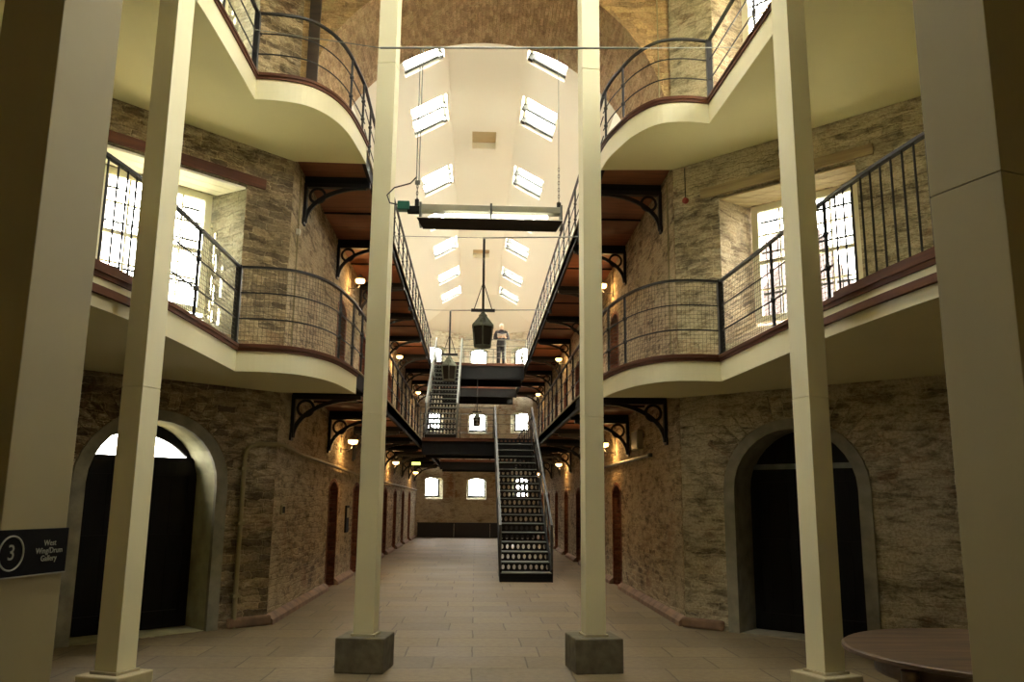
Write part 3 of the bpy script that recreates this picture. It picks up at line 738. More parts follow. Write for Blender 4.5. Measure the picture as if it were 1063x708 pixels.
# ------------------------------------------------------------------ corridor galleries
for side in ('left', 'right'):
    s = -1 if side == 'left' else 1
    for lv in (0, 1):
        z0, z1 = ((GM0, GM1), (GU0, GU1))[lv]
        gx = (XGL if side == 'left' else XGR)[lv]; xw = XL if side == 'left' else XR
        x0 = balc[side, lv][2][-1][0]
        root = thing('gallery', '%s %s gallery walkway along the cells with reddish boarded underside' % (('lower', 'upper')[lv], side), 'gallery', ((gx+xw)/2, 25, z0))
        poly = [(x0+s*.03, 11.6), (gx, 14.6), (gx, 39.3), (xw-s*.015, 39.3), (xw-s*.015, 11.6)]
        bm = NEW(); slab(bm, V((0, 0, z0+.06)), X, Y, Z, z1-z0-.06, poly, [], mis=(0, 0)); obj('deck', bm, 'boards', root, uvdone=True)
        bm = NEW(); pth = [(x0, 11.62), (gx, 14.6), (gx, 39.3)]
        ribbon(bm, pth, -s*.0, s*.07 if side == 'left' else -s*.0-.07*0, z0, z1) if False else ribbon(bm, pth, 0, (.05 if side == 'left' else -.05), z0, z1-.02)
        obj('edge_beam', bm, 'beam', root)
        bm = NEW(); ribbon(bm, pth, (-.02 if side == 'left' else .02), (.06 if side == 'left' else -.06), z1-.02, z1); obj('edge_trim', bm, 'lintelwood', root)
        for k in range(17):
            yb = 12.35+1.575*k; ww = .06 if k % 2 == 0 else .018
            bm = NEW(); box(bm, min(gx, xw-s*.015), max(gx, xw-s*.015), yb-ww, yb+ww, z0-(.04 if k % 2 == 0 else -.035), z0+.06); obj('joist', bm, 'beam', root)
        # railings along the corridor
        yb0, yb1 = ((24.4, 26.4), (30.7, 32.8))[lv]
        h = (4.3-GM1, 7.58-GU1)[lv]
        off = .035*s
        pa = [(x0+off, 11.6), (gx+off, 14.6), (gx+off, yb0)]
        pts = [p for p in walk(pa, 1.05, .6)]
        railing('%s %s gallery railing from the rotunda to the bridge' % (('lower', 'upper')[lv], side), None, pa, z1, h, pts)
        pb = [(gx+off, yb1), (gx+off, 37.0)]
        railing('%s %s gallery railing beyond the bridge' % (('lower', 'upper')[lv], side), None, pb, z1, h, walk(pb, 1.05, .2))

# cast iron brackets
def bracket():
    t = thing('bracket', '', 'bracket', (0, 0, 0), 'cast iron brackets under the galleries')
    L, H = 1.0, .62      # arm along +x from wall at x=0, top at z=0
    bm = NEW(); box(bm, 0, .05, -.045, .045, -H, 0); box(bm, 0, .03, -.07, .07, -H-.04, -H+.06); obj('wall_leg', bm, 'iron', t)
    bm = NEW(); box(bm, 0, L, -.045, .045, -.06, 0); obj('top_arm', bm, 'iron', t)
    bm = NEW(); pts = []
    for k in range(13):
        a = math.pi/2*k/12; pts.append((.03+(L-.1)*(1-math.cos(a)), 0, -H+(H-.05)*math.sin(a)))
    for p, q in zip(pts, pts[1:]): bar(bm, p, (q[0]+(q[0]-p[0])*.1, 0, q[2]+(q[2]-p[2])*.1), .06, .04, up=Y)
    obj('curved_brace', bm, 'iron', t)
    bm = NEW(); c = V((.20, 0, -.19)); tube(bm, [c+V((math.cos(2*math.pi*k/20)*.115, 0, math.sin(2*math.pi*k/20)*.115)) for k in range(20)], .022, 6, closed=True); obj('ring', bm, 'iron', t)
    return t
b0 = bracket(); used = False
for lv in (0, 1):
    for side in ('left', 'right'):
        for k in range(9):
            xw = XL if side == 'left' else XR
            z = (GM0, GU0)[lv]-.04
            lab = 'black cast iron bracket with a ring, %s from the front under the %s %s gallery' % (ORD[k], ('lower', 'upper')[lv], side)
            loc = (xw+(.005 if side == 'left' else -.005), 12.35+3.15*k, z)
            if not used: b0.location = loc; b0['label'] = lab; used = True; o = b0
            else: o = dup(b0, loc, 0, lab)
            o.rotation_euler = (0, 0, 0 if side == 'left' else math.pi)

# wall lamps
def wall_lamp():
    t = thing('wall_lamp', '', 'lamp', (0, 0, 0), 'opal wall lamps along the cells')
    bm = NEW(); lathe(bm, [(.03, .0), (.085, .015), (.10, .06), (.095, .08)], (.24, 0, -.05), 16); obj('opal_shade', bm, 'bulb', t, smooth=True)
    bm = NEW(); lathe(bm, [(.10, .0), (.105, .02), (.06, .05), (.03, .10)], (.24, 0, .032), 16); obj('lamp_cap', bm, 'steel', t, smooth=True)
    bm = NEW(); tube(bm, [(0, 0, -.16), (.10, 0, -.16), (.20, 0, -.14), (.24, 0, -.06)], .008, 6); obj('arm', bm, 'iron', t)
    bm = NEW(); box(bm, 0, .03, -.04, .04, -.22, -.12); tube(bm, [(.015, 0, -.12), (.015, 0, .30)], .008, 6); obj('wall_plate', bm, 'steel', t)
    return t
l0 = wall_lamp(); used = False
lampsites = [(s_, lv, y) for lv in (0, 1) for s_ in ('left', 'right') for y in (17.0, 26.3, 35.2)]
cnt = {}
for s_, lv, y in lampsites:
    k = cnt.get((s_, lv), 0); cnt[s_, lv] = k+1
    lab = 'glowing opal wall lamp, %s from the front under the %s %s gallery' % (ORD[k], ('lower', 'upper')[lv], s_)
    z = (2.76, 6.08)[lv]; xw = XL if s_ == 'left' else XR
    if not used: o = l0; o.location = (xw, y, z); o['label'] = lab; used = True
    else: o = dup(l0, (xw, y, z), 0, lab)
    o.rotation_euler = (0, 0, 0 if s_ == 'left' else math.pi)
    l = bpy.data.lights.new('lamp_light', 'POINT'); l.energy = LAMP_W = 13; l.color = (1, .56, .2); l.shadow_soft_size = .06
    lo = bpy.data.objects.new('lamp_light', l); C.objects.link(lo); lo.location = (xw+(.24 if s_ == 'left' else -.24), y, z-.13)

# ------------------------------------------------------------------ bridges and landings
def bridge(label, y0, y1, zb, zt, xa, xb, nm='bridge'):
    xa += .065; xb -= .065
    root = thing(nm, label, 'bridge', ((xa+xb)/2, (y0+y1)/2, zb))
    bm = NEW(); box(bm, xa, xb, y0, y1, zt-.08, zt); obj('deck', bm, 'boards', root)
    for y in (y0, y1-.12):
        bm = NEW(); box(bm, xa, xb, y+.04, y+.08, zb, zt-.08); box(bm, xa, xb, y, y+.12, zb, zb+.035); box(bm, xa, xb, y, y+.12, zt-.115, zt-.08); obj('girder', bm, 'beam', root)
    bm = NEW(); box(bm, xa, xb, y0-.02, y0+.04, zt-.06, zt+.012); obj('edge_strip', bm, 'trimwood', root)
    return root
bridge('lower iron bridge joining the first floor galleries behind the front stair', 24.4, 26.4, 2.92, GM1, XGL[0], XGR[0])
bridge('upper iron bridge where the warder figure stands', 30.7, 32.8, 6.05, GU1, XGL[1], XGR[1])
bridge('lower landing across the far end wall', 37.0, 39.9, 2.98, GM1, XGL[0], XGR[0], 'landing')
bridge('upper landing across the far end wall', 37.0, 39.9, 6.18, GU1, XGL[1], XGR[1], 'landing')
H0, H1 = 4.3-GM1, 7.55-GU1
def straight(label, a, b, z, h, step, mat='iron', mesh=False, mr=2):
    p = [a, b]; L = math.dist(a, b); k = max(1, round(L/step))
    pts = [(a[0]+(b[0]-a[0])*i/k, a[1]+(b[1]-a[1])*i/k) for i in range(k+1)]
    return railing(label, None, p, z, h, pts, mat=mat, midrails=mr, mesh=mesh)
straight('railing on the front edge of the lower bridge, left of the stair head', (XGL[0], 24.45), (.50, 24.45), GM1, H0, 1.05, 'steel', mr=4)
straight('railing on the back edge of the lower bridge', (-.50, 26.35), (XGR[0], 26.35), GM1, H0, 1.1, 'steel')
straight('pale railing on the front edge of the upper bridge', (-.55, 30.75), (XGR[1], 30.75), GU1, H1, .75, 'steel', mr=3)
straight('railing on the back edge of the upper bridge', (XGL[1], 32.75), (XGR[1], 32.75), GU1, H1, 1.1, 'steel')
straight('railing on the lower far landing', (XGL[0], 37.05), (XGR[0], 37.05), GM1, H0, 1.1, 'iron')
straight('railing on the upper far landing', (XGL[1], 37.05), (XGR[1], 37.05), GU1, H1, 1.1, 'steel')

# ------------------------------------------------------------------ iron stairs with perforated risers
def stair(label, x0, x1, y0, z0, y1, z1, n, rail=.92, rm='steel'):
    root = thing('iron_staircase', label, 'staircase', ((x0+x1)/2, y0, z0))
    run, rise = (y1-y0)/n, (z1-z0)/n; d = V((0, y1-y0, z1-z0)).normalized(); nn = V((0, -d.z, d.y))
    for x in (x0, x1):
        bm = NEW(); vs = []
        for xx in (x-.02, x+.02):
            vs.append([bm.verts.new((xx, y0-.02, z0)), bm.verts.new((xx, y0+.38, z0)), bm.verts.new((xx, y1, z1-.22)), bm.verts.new((xx, y1, z1+.03)), bm.verts.new((xx, y0-.02, z0+.25))])
        fs = [bm.faces.new(vs[0]), bm.faces.new(vs[1][::-1])]+[bm.faces.new((vs[0][i], vs[1][i], vs[1][(i+1) % 5], vs[0][(i+1) % 5])) for i in range(5)]
        bmesh.ops.recalc_face_normals(bm, faces=fs); obj('stringer', bm, 'beam', root)
    for k in range(n):
        ya = y0+run*k; za = z0+rise*(k+1)
        if k < n-1:
            bm = NEW(); box(bm, x0, x1, ya-.03, ya+run+.01, za-.022, za); obj('tread', bm, 'steel', root, bevel=.004)
        outer = rect(x0+.02, x1-.02, za-rise+.0, za-.022)
        W = x1-x0; nh = 9; hs = []
        if k > 0:
            for q in range(nh):
                cx_ = x0+W*(q+.5)/nh; cz = za-rise/2-.01
                lp = [(cx_+.034*math.cos(2*math.pi*j/10), cz+.052*math.sin(2*math.pi*j/10)) for j in range(10)]; hs.append((lp, lp))
        bm = NEW(); slab(bm, V((0, ya, 0)), X, Z, Y, .006, outer, hs, mis=(0, 0)); obj('riser', bm, 'beam', root, uvdone=True)
    for x in (x0-.01, x1+.01):
        a = V((x, y0+.15, z0+.2+rail)); b = V((x, y1, z1+rail))
        bm = NEW(); bar(bm, a, b, .05, .035); 
        a2 = a-Z*.38; b2 = b-Z*.38
        obj('handrail', bm, rm, root)
        bm = NEW(); bar(bm, a2, b2, .03, .02); obj('mid_rail', bm, rm, root)
        for k in range(5):
            t = k/4; p = a.lerp(b, t); base = V((x, y0+.15+(y1-y0-.15)*t, z0+.1+(z1-z0-.1)*t))
            bm = NEW(); tube(bm, [base, p], .02 if k else .028, 8); obj('baluster', bm, rm, root)
    return root
stair('long dark iron staircase with perforated risers rising from the stone floor', .55, 1.60, 17.7, 0, 24.37, GM1, 18, rm='darksteel')
stair('iron staircase from the lower bridge up to the upper bridge', -1.52, -.60, 25.2, GM1+.003, 30.67, GU1, 17)

# ------------------------------------------------------------------ columns
def column(label, x, y, rot, zp, wp, pm, ztop=HW):
    t = thing('column', label, 'column', (0, 0, 0), None)
    bm = NEW(); box(bm, -wp, wp, -wp, wp, 0, zp); obj('plinth', bm, pm, t, bevel=.012)
    bm = NEW(); box(bm, -.12, .12, -.12, .12, zp, zp+.02); obj('base_plate', bm, 'pale_concrete', t)
    bm = NEW(); box(bm, -.10, .10, -.10, .10, zp+.02, 2.455); box(bm, -.097, .097, -.097, .097, 2.455, 2.462); box(bm, -.10, .10, -.10, .10, 2.462, 6.32); box(bm, -.097, .097, -.097, .097, 6.32, 6.327); box(bm, -.10, .10, -.10, .10, 6.327, ztop); obj('shaft', bm, 'cream', t, bevel=.006)
    t.location = (x, y, 0); t.rotation_euler = (0, 0, rot); return t
column('slender cream square column left of centre on a dark concrete plinth', -1.04, 8.62, math.radians(-7), .32, .235, 'concrete')
column('slender cream square column right of centre on a dark concrete plinth', 1.19, 8.62, math.radians(7), .32, .235, 'concrete')
column('cream square column in front of the left arched doorway', -2.655, 6.72, math.radians(-20), .33, .19, 'pale_concrete')
column('cream square column in front of the right arched doorway', 2.735, 6.74, math.radians(20), .33, .19, 'pale_concrete')

# big clad pillars nearest the camera
def pillar(label, F, d, L, W, outn):
    d = V((*d, 0)).normalized(); q = V((*outn, 0)).normalized()
    root = thing('pillar', label, 'pillar', (F[0], F[1], 0))
    a = V((F[0], F[1], 0))
    cuts = [0, 3.08, HW] if F[0] > 0 else [0, HW]
    for z0, z1 in zip(cuts, cuts[1:]):
        bm = NEW(); obox(bm, a-d*L, d, q, Z, (0, L), (0, W), (z0+.002, z1-.002)); obj('cladding_panel', bm, 'pillar_paint', root, bevel=.004)
    bm = NEW(); obox(bm, a-d*(L-.01), d, q, Z, (0, L-.02), (.01, W-.01), (0, HW)); obj('core', bm, 'concrete', root)
    return root
FL, dL, qL = (-1.763, 3.8), (.2, .98), (-.98, .2)
pillar('wide buff painted pillar at the left edge carrying the black sign', FL, dL, .385, .30, qL)
FR, dR, qR = (2.193, 3.8), (-.35, .94), (.94, .35)
pillar('wide buff painted pillar at the right edge beside the round table', FR, dR, .38, .31, qR)

# black sign on the left pillar
def text_mesh(s, size, o, u, v, n, ext, mat, parent, name, align='CENTER'):
    cu = bpy.data.curves.new(name, 'FONT'); cu.body = s; cu.size = size; cu.extrude = ext; cu.align_x = align; cu.align_y = 'CENTER'; cu.resolution_u = 3
    ob = bpy.data.objects.new(name, cu); C.objects.link(ob)
    dg = bpy.context.evaluated_depsgraph_get(); me = bpy.data.meshes.new_from_object(ob.evaluated_get(dg)); bpy.data.objects.remove(ob)
    mm = Matrix.Identity(4)
    for i in range(3): mm[i][0] = u[i]; mm[i][1] = v[i]; mm[i][2] = n[i]; mm[i][3] = (o-parent.location)[i]
    me.transform(mm); me.materials.clear(); me.materials.append(M[mat])
    r = bpy.data.objects.new(name, me); C.objects.link(r); r.parent = parent; return r
d3 = V((*dL, 0)).normalized(); n3 = V((.98, -.2, 0)).normalized(); F3 = V((*FL, 0))
sg = thing('sign', 'black directional sign with a circled 3 on the left pillar', 'sign', tuple(F3-d3*.22+Z*1.29))
bm = NEW(); obox(bm, F3+n3*.002, d3, Z, n3, (-.425, -.002), (1.292, 1.474), (0, .012)); obj('board', bm, 'black_sign', sg, bevel=.002)
bm = NEW()
obox(bm, F3+n3*.014, d3, Z, n3, (-.425, -.002), (1.288, 1.293), (-.012, .002)); obj('pale_edge', bm, 'sign_grey', sg)
cc = F3+n3*.016-d3*.332+Z*1.384
bm = NEW(); tube(bm, [cc+d3*(.066*math.cos(2*math.pi*k/32))+Z*(.066*math.sin(2*math.pi*k/32)) for k in range(32)], .0035, 6, closed=True); obj('circle', bm, 'sign_grey', sg)
text_mesh('3', .085, cc, d3, Z, n3, .001, 'sign_grey', sg, 'numeral')
for k, (tx) in enumerate(('West', 'Wing/Drum', 'Gallery')):
    text_mesh(tx, .033, F3+n3*.016-d3*.115+Z*(1.415-.031*k), d3, Z, n3, .0006, 'sign_grey', sg, 'lettering')

# ------------------------------------------------------------------ hanging things
tw = thing('tie_wire', 'thin steel wire strung across the rotunda between the upper balconies', 'wire', (0, 8, 6.2))
bm = NEW(); tube(bm, [(-2.76, 9.41, 7.2), (-1.06, 8.0, 6.2)], .005, 6); obj('wire', bm, 'steel', tw); bm = NEW(); tube(bm, [(1.63, 8.0, 6.29), (2.93, 8.82, 6.82)], .005, 6); obj('wire', bm, 'steel', tw)
bm = NEW(); tube(bm, [(-1.06, 8.0, 6.2), (1.63, 8.0, 6.29)], .011, 8); obj('rod', bm, 'steel', tw)

lf = thing('suspended_light_fixture', 'long grey light fixture with dark reflector hanging on chains between the columns', 'light fixture', (.1, 8, 4.3))
bm = NEW(); box(bm, -.585, .80, 7.95, 8.06, 4.435, 4.50); obj('channel', bm, 'palesteel', lf, bevel=.006)
bm = NEW(); 
for dd, nm_, mt in ((0, 'reflector', 'darkbrown'), (.012, 'reflector_lining', 'white_frame')):
    if dd: bm = NEW()
    vs = [bm.verts.new(q) for q in [(-.615, 7.84, 4.315+dd*.5), (.815, 7.84, 4.315+dd*.5), (.76, 7.98, 4.248+dd), (-.56, 7.98, 4.248+dd), (-.615, 7.84+.006, 4.321+dd*.5), (.815, 7.846, 4.321+dd*.5), (.76, 7.986, 4.254+dd), (-.56, 7.986, 4.254+dd)]]
    for f in ((0, 1, 2, 3), (7, 6, 5, 4), (0, 4, 5, 1), (1, 5, 6, 2), (2, 6, 7, 3), (3, 7, 4, 0)): bm.faces.new([vs[i] for i in f])
    bmesh.ops.recalc_face_normals(bm, faces=bm.faces); obj(nm_, bm, mt, lf)
bm = NEW(); tube(bm, [(-.35, 7.99, 4.40), (.68, 7.99, 4.40)], .02, 10); obj('lit_tube', bm, 'tube', lf)
bm = NEW()
for x in (-.60, .80, .10): box(bm, x, x+.02, 7.92, 8.08, 4.29, 4.51)
obj('end_bracket', bm, 'steel', lf)
bm = NEW(); box(bm, -.72, -.60, 7.96, 8.04, 4.42, 4.48); obj('gland', bm, 'beam', lf)
bm = NEW(); box(bm, -.82, -.70, 7.95, 8.05, 4.44, 4.53); obj('junction_box', bm, 'teal', lf, bevel=.008)
bm = NEW(); tube(bm, [(-.80, 8, 4.50), (-.90, 8, 4.52), (-.93, 8, 4.60), (-.86, 8, 4.68), (-.70, 8, 4.73), (-.64, 8, 4.80)], .007, 6); obj('cable', bm, 'iron', lf)
for x, zt in ((-.63, 6.2), (.79, 6.24)):
    ch = thing('hanging_chain', '%s chain holding up the long light fixture' % ('left' if x < 0 else 'right'), 'chain', (x, 8, 4.5))
    bm = NEW()
    k = 0; z = 4.50
    if x < 0: tube(bm, [(x-.013, 8, 4.74), (x-.013, 8, zt)], .006, 6); tube(bm, [(x+.013, 8, 4.74), (x+.013, 8, zt)], .006, 6); box(bm, x-.025, x+.025, 7.99, 8.01, 4.72, 4.76)
    while z < (4.72 if x < 0 else 4.95):
        c = V((x, 8, z+.02)); uu = X if k % 2 else Y
        tube(bm, [c+uu*(.008*math.cos(2*math.pi*j/8))+Z*(.024*math.sin(2*math.pi*j/8)) for j in range(8)], .003 if x > 0 else .004, 5, closed=True); z += .036; k += 1
    if x > 0: tube(bm, [(x, 8, 4.94), (x, 8, zt)], .003, 5)
    obj('links', bm, 'steel', ch)
    bm = NEW(); box(bm, x-.02, x+.02, 7.985, 8.015, 4.49, 4.56); obj('clamp', bm, 'iron', ch)

def lantern(label, x, y, ztop, zrod, s=1.0):
    t = thing('lantern', label, 'lantern', (x, y, ztop-.66*s))
    zz = lambda h: ztop-h*s
    bm = NEW(); tube(bm, [(x, y, zz(0)), (x, y, zrod)], .022*s, 8); obj('rod', bm, 'iron', t)
    bm = NEW(); tube(bm, [(x-.16*s, y, zz(0)), (x-.01, y, zz(-.48))], .008*s, 5); tube(bm, [(x+.16*s, y, zz(0)), (x+.01, y, zz(-.48))], .008*s, 5); obj('stay', bm, 'iron', t)
    bm = NEW(); box(bm, x-.21*s, x+.21*s, y-.03*s, y+.03*s, zz(.035), zz(-.015)); obj('yoke', bm, 'iron', t, bevel=.005)
    bm = NEW(); lathe(bm, [(.22*s, 0), (.215*s, .03*s), (.08*s, .19*s), (.085*s, .21*s), (.05*s, .24*s), (.03*s, .28*s)], (x, y, zz(.315)), 6, math.pi/6); obj('hood', bm, 'verdigris', t)
    bm = NEW(); tube(bm, [V((x, y-.15*s, zz(.22)))+V((.045*s*math.cos(2*math.pi*k/12), 0, .045*s*math.sin(2*math.pi*k/12))) for k in range(12)], .012*s, 5, closed=True); obj('hood_ring', bm, 'verdigris', t)
    bm = NEW(); lathe(bm, [(.155*s, 0), (.195*s, .34*s)], (x, y, zz(.655)), 6, math.pi/6); obj('glass_body', bm, 'smoked', t)
    bm = NEW()
    for k in range(6):
        a = math.pi/6+k*math.pi/3; tube(bm, [(x+.16*s*math.cos(a), y+.16*s*math.sin(a), zz(.655)), (x+.20*s*math.cos(a), y+.20*s*math.sin(a), zz(.31))], .013*s, 6)
    lathe(bm, [(.165*s, 0), (.165*s, .03*s)], (x, y, zz(.67)), 6, math.pi/6); obj('frame', bm, 'verdigris', t)
    return t
lantern('dark glazed lantern hanging under a yoke bar in mid corridor', .085, 14.5, 4.94, 6.25)
lantern('second lantern hanging in front of the upper staircase', -.70, 20.7, 5.22, 6.32, 1.0)
lantern('small lantern hanging low in front of the far middle window', .02, 30.76, 4.85, 6.06, .8)
for (y, z, xb, lab) in ((14.5, 6.27, .06, 'tie rod across the corridor carrying the nearest lantern'), (20.7, 6.34, -.7, 'tie rod across the corridor carrying the second lantern')):
    t = thing('tie_rod', lab, 'rod', (0, y, z))
    bm = NEW(); tube(bm, [(XGL[1]+.0, y, z), (xb, y, z)], .006, 6); tube(bm, [(xb, y, z), (XGR[1]-.0, y, z+.06)], .012, 6); obj('rod', bm, 'steel', t)
    bm = NEW()
    for x in (XGL[1]-.02, XGR[1]+.02): box(bm, x-.04, x+.04, y-.03, y+.03, z-.03, GU0+.01)
    obj('end_clamp', bm, 'iron', t)

# ------------------------------------------------------------------ warder figure on the upper bridge
def skinned(name, verts, edges, mat, parent, sub=2):
    me = bpy.data.meshes.new(name); me.from_pydata([tuple(v[0]) for v in verts], edges, [])
    o = bpy.data.objects.new(name, me); C.objects.link(o)
    sk = o.modifiers.new('skin', 'SKIN'); sk.use_smooth_shade = True
    for i, v in enumerate(verts): 
        r = v[1]; me.skin_vertices[0].data[i].radius = (r, r) if not isinstance(r, tuple) else r
    me.skin_vertices[0].data[0].use_root = True
    s = o.modifiers.new('sub', 'SUBSURF'); s.levels = sub; s.render_levels = sub
    bpy.context.view_layer.update()
    dg = bpy.context.evaluated_depsgraph_get(); m2 = bpy.data.meshes.new_from_object(o.evaluated_get(dg)); bpy.data.objects.remove(o)
    m2.materials.clear(); m2.materials.append(M[mat])
    for p in m2.polygons: p.use_smooth = True
    r = bpy.data.objects.new(name, m2); C.objects.link(r); r.parent = parent; return r
px, py, pz = .90, 31.35, GU1+.012
person = thing('person', 'standing figure in dark uniform with white hair reading an open book', 'person', (px, py, pz))
person.rotation_euler = (0, 0, math.radians(6))
def body_verts(g=0.0, full=True):
    v = []; e = []
    def add(p, r, par=None):
        v.append((V(p), r)); i = len(v)-1
        if par is not None: e.append((par, i))
        return i
    hip = add((0, 0, .86), (.135+g, .10+g)); wa = add((0, 0, 1.0), (.125+g, .09+g), hip); ch = add((0, -.005, 1.18), (.15+g, .105+g), wa); sh = add((0, 0, 1.31), (.11+g, .08+g), ch)
    if full:
        nk = add((0, -.01, 1.39), .05, sh); hd0 = add((0, -.02, 1.455), (.065, .075), nk); hd1 = add((0, -.03, 1.52), (.078, .092), hd0); hd2 = add((0, -.025, 1.59), (.06, .07), hd1)
    for s in (-1, 1):
        s1 = add((s*.17, 0, 1.30), .058+g, sh); el = add((s*.25, -.02, 1.06), .044+g, s1); wr = add((s*.12, -.24, 1.06), .03+(g if not full else 0), el)
        if full:
            pm = add((s*.075, -.30, 1.07), (.036, .018), wr)
            for q in range(4):
                a = add((s*(.05-.006*q), -.315-.012*q, 1.055+.016*q), .010, pm); add((s*(.012+.004*q), -.325-.012*q, 1.06+.016*q), .008, a)
            th = add((s*.07, -.30, 1.10), .011, pm); add((s*.045, -.325, 1.115), .009, th)
        th_ = add((s*.09, 0, .78), .085+g, hip); kn = add((s*.10, -.015, .45), .058+g, th_); an = add((s*.105, .01, .10), .04+g, kn)
        if full: add((s*.11, -.09, .045), .04, an)
    return v, e
v, e = body_verts(); body = skinned('body', v, e, 'skin', person)
# face: nose, eyes, ears shaped onto the head as one small piece
bm = NEW()
for s in (-1, 1):
    bmesh.ops.create_uvsphere(bm, u_segments=8, v_segments=6, radius=.011, matrix=Matrix.Translation((s*.028, -.112, 1.525)))
obj_ = obj('eyes', bm, 'uniform', None, smooth=True); 
def attach(o, parent):   # local coordinates already relative to the person
    o.parent = parent; return o
def pobj(name, bm, mat, smooth=True):
    bm.normal_update(); lay = bm.loops.layers.uv.verify(); boxuv(bm, lay)
    for f in bm.faces: f.smooth = smooth
    me = bpy.data.meshes.new(name); bm.to_mesh(me); bm.free(); me.materials.append(M[mat]); o = bpy.data.objects.new(name, me); C.objects.link(o); o.parent = person; return o
obj_.parent = person
bm = NEW(); bmesh.ops.create_cone(bm, cap_ends=True, segments=8, radius1=.013, radius2=.005, depth=.035, matrix=Matrix.Translation((0, -.122, 1.505))@Matrix.Rotation(math.radians(20), 4, 'X')); pobj('nose', bm, 'skin')
bm = NEW()
for s in (-1, 1): bmesh.ops.create_uvsphere(bm, u_segments=8, v_segments=6, radius=.02, matrix=Matrix.Translation((s*.082, -.02, 1.515))@Matrix.Diagonal((.4, .7, 1.2, 1)))
pobj('ears', bm, 'skin')
bm = NEW(); bmesh.ops.create_uvsphere(bm, u_segments=16, v_segments=10, radius=1, matrix=Matrix.Translation((0, -.005, 1.56))@Matrix.Diagonal((.094, .102, .085, 1)))
bmesh.ops.delete(bm, geom=[vv for vv in bm.verts if vv.co.z < 1.47 or (vv.co.y < -.07 and vv.co.z < 1.57)], context='VERTS'); pobj('hair', bm, 'hair')
# jacket and trousers follow the body
def loft(bm, secs, seg=20):
    """secs: (centre, half width, half depth, direction) elliptical rings joined into a tube"""
    rings = []
    for c, a, b, d in secs:
        c = V(c); d = V(d).normalized(); x = X-d*X.dot(d)
        x = x.normalized() if x.length > .2 else (Y-d*Y.dot(d)).normalized()
        y = d.cross(x); rings.append([bm.verts.new(c+x*a*math.cos(2*math.pi*k/seg)+y*b*math.sin(2*math.pi*k/seg)) for k in range(seg)])
    fs = []
    for A, B in zip(rings, rings[1:]):
        for k in range(seg): fs.append(bm.faces.new((A[k], A[(k+1) % seg], B[(k+1) % seg], B[k])))
    fs += [bm.faces.new(rings[0]), bm.faces.new(rings[-1])]
    bmesh.ops.recalc_face_normals(bm, faces=fs)
up_ = (0, 0, 1)
bm = NEW(); loft(bm, [((0, 0, .74), .19, .145, up_), ((0, 0, .86), .185, .14, up_), ((0, 0, 1.0), .16, .125, up_), ((0, -.005, 1.15), .185, .14, up_), ((0, 0, 1.27), .20, .13, up_), ((0, 0, 1.345), .15, .10, up_), ((0, -.008, 1.40), .065, .065, up_)])
for s in (-1, 1):
    loft(bm, [((s*.12, 0, 1.33), .06, .06, (s, 0, -.3)), ((s*.18, 0, 1.29), .078, .078, (s, 0, -1)), ((s*.23, -.01, 1.17), .07, .07, (s*.3, 0, -1)), ((s*.256, -.02, 1.06), .064, .064, (s*.0, -.6, -1)), ((s*.235, -.07, 1.04), .058, .058, (-s*.4, -1, 0)), ((s*.15, -.20, 1.06), .048, .048, (-s*.5, -1, 0))], 14)
pobj('jacket', bm, 'uniform')
bm = NEW(); loft(bm, [((0, 0, .70), .17, .125, up_), ((0, 0, .80), .178, .13, up_), ((0, 0, .92), .165, .12, up_)])
for s in (-1, 1): loft(bm, [((s*.085, 0, .82), .098, .11, up_), ((s*.092, 0, .65), .092, .10, up_), ((s*.10, -.012, .45), .078, .082, up_), ((s*.105, 0, .25), .072, .078, up_), ((s*.107, .0, .07), .068, .085, up_)], 16)
pobj('trousers', bm, 'uniform')
bm = NEW()
for s in (-1, 1): bmesh.ops.create_uvsphere(bm, u_segments=12, v_segments=8, radius=1, matrix=Matrix.Translation((s*.11, -.05, .04))@Matrix.Diagonal((.05, .13, .04, 1)))
pobj('shoes', bm, 'iron')
obj_.location = (0, -.0, 0)
for vv in obj_.data.vertices: pass
# eyes were recentred by obj(); put them back on the face
obj_.location = (0, -.112, 1.514)
bk = thing('book', 'open white book held by the uniformed figure', 'book', (px, py-.33, pz+1.08))
for s in (-1, 1):
    bm = NEW(); obox(bm, V((px, py-.33, pz+1.085)), V((s, 0, .22)).normalized(), V((0, -.8, .35)).normalized(), V((-s*.2, 0, 1)).normalized(), (0, .17), (-.12, .12), (0, .014)); obj('page_block', bm, 'paper', bk)

# ------------------------------------------------------------------ round table
tb = thing('round_table', 'round dark wooden table with turned legs behind the right pillar', 'table', (3.22, 5.2, 0))
tc = (3.22, 5.2, 0)
bm = NEW(); lathe(bm, [(.90, .715), (.925, .722), (.925, .742), (.91, .75), (.0, .75)], tc, 64); obj('table_top', bm, 'tablewood', tb, bevel=0)
bm = NEW()
lathe(bm, [(.74, .60), (.74, .715)], tc, 64); obj('apron', bm, 'tablewood', tb)
for k in range(4):
    a = math.radians(200+90*k); c = (3.22+.78*math.cos(a), 5.2+.78*math.sin(a), 0)
    bm = NEW(); lathe(bm, [(.03, 0), (.038, .03), (.025, .07), (.034, .12), (.04, .3), (.045, .45), (.03, .49), (.05, .52), (.032, .55), (.05, .58), (.05, .68)], c, 16); obj('leg', bm, 'tablewood', tb, smooth=True)

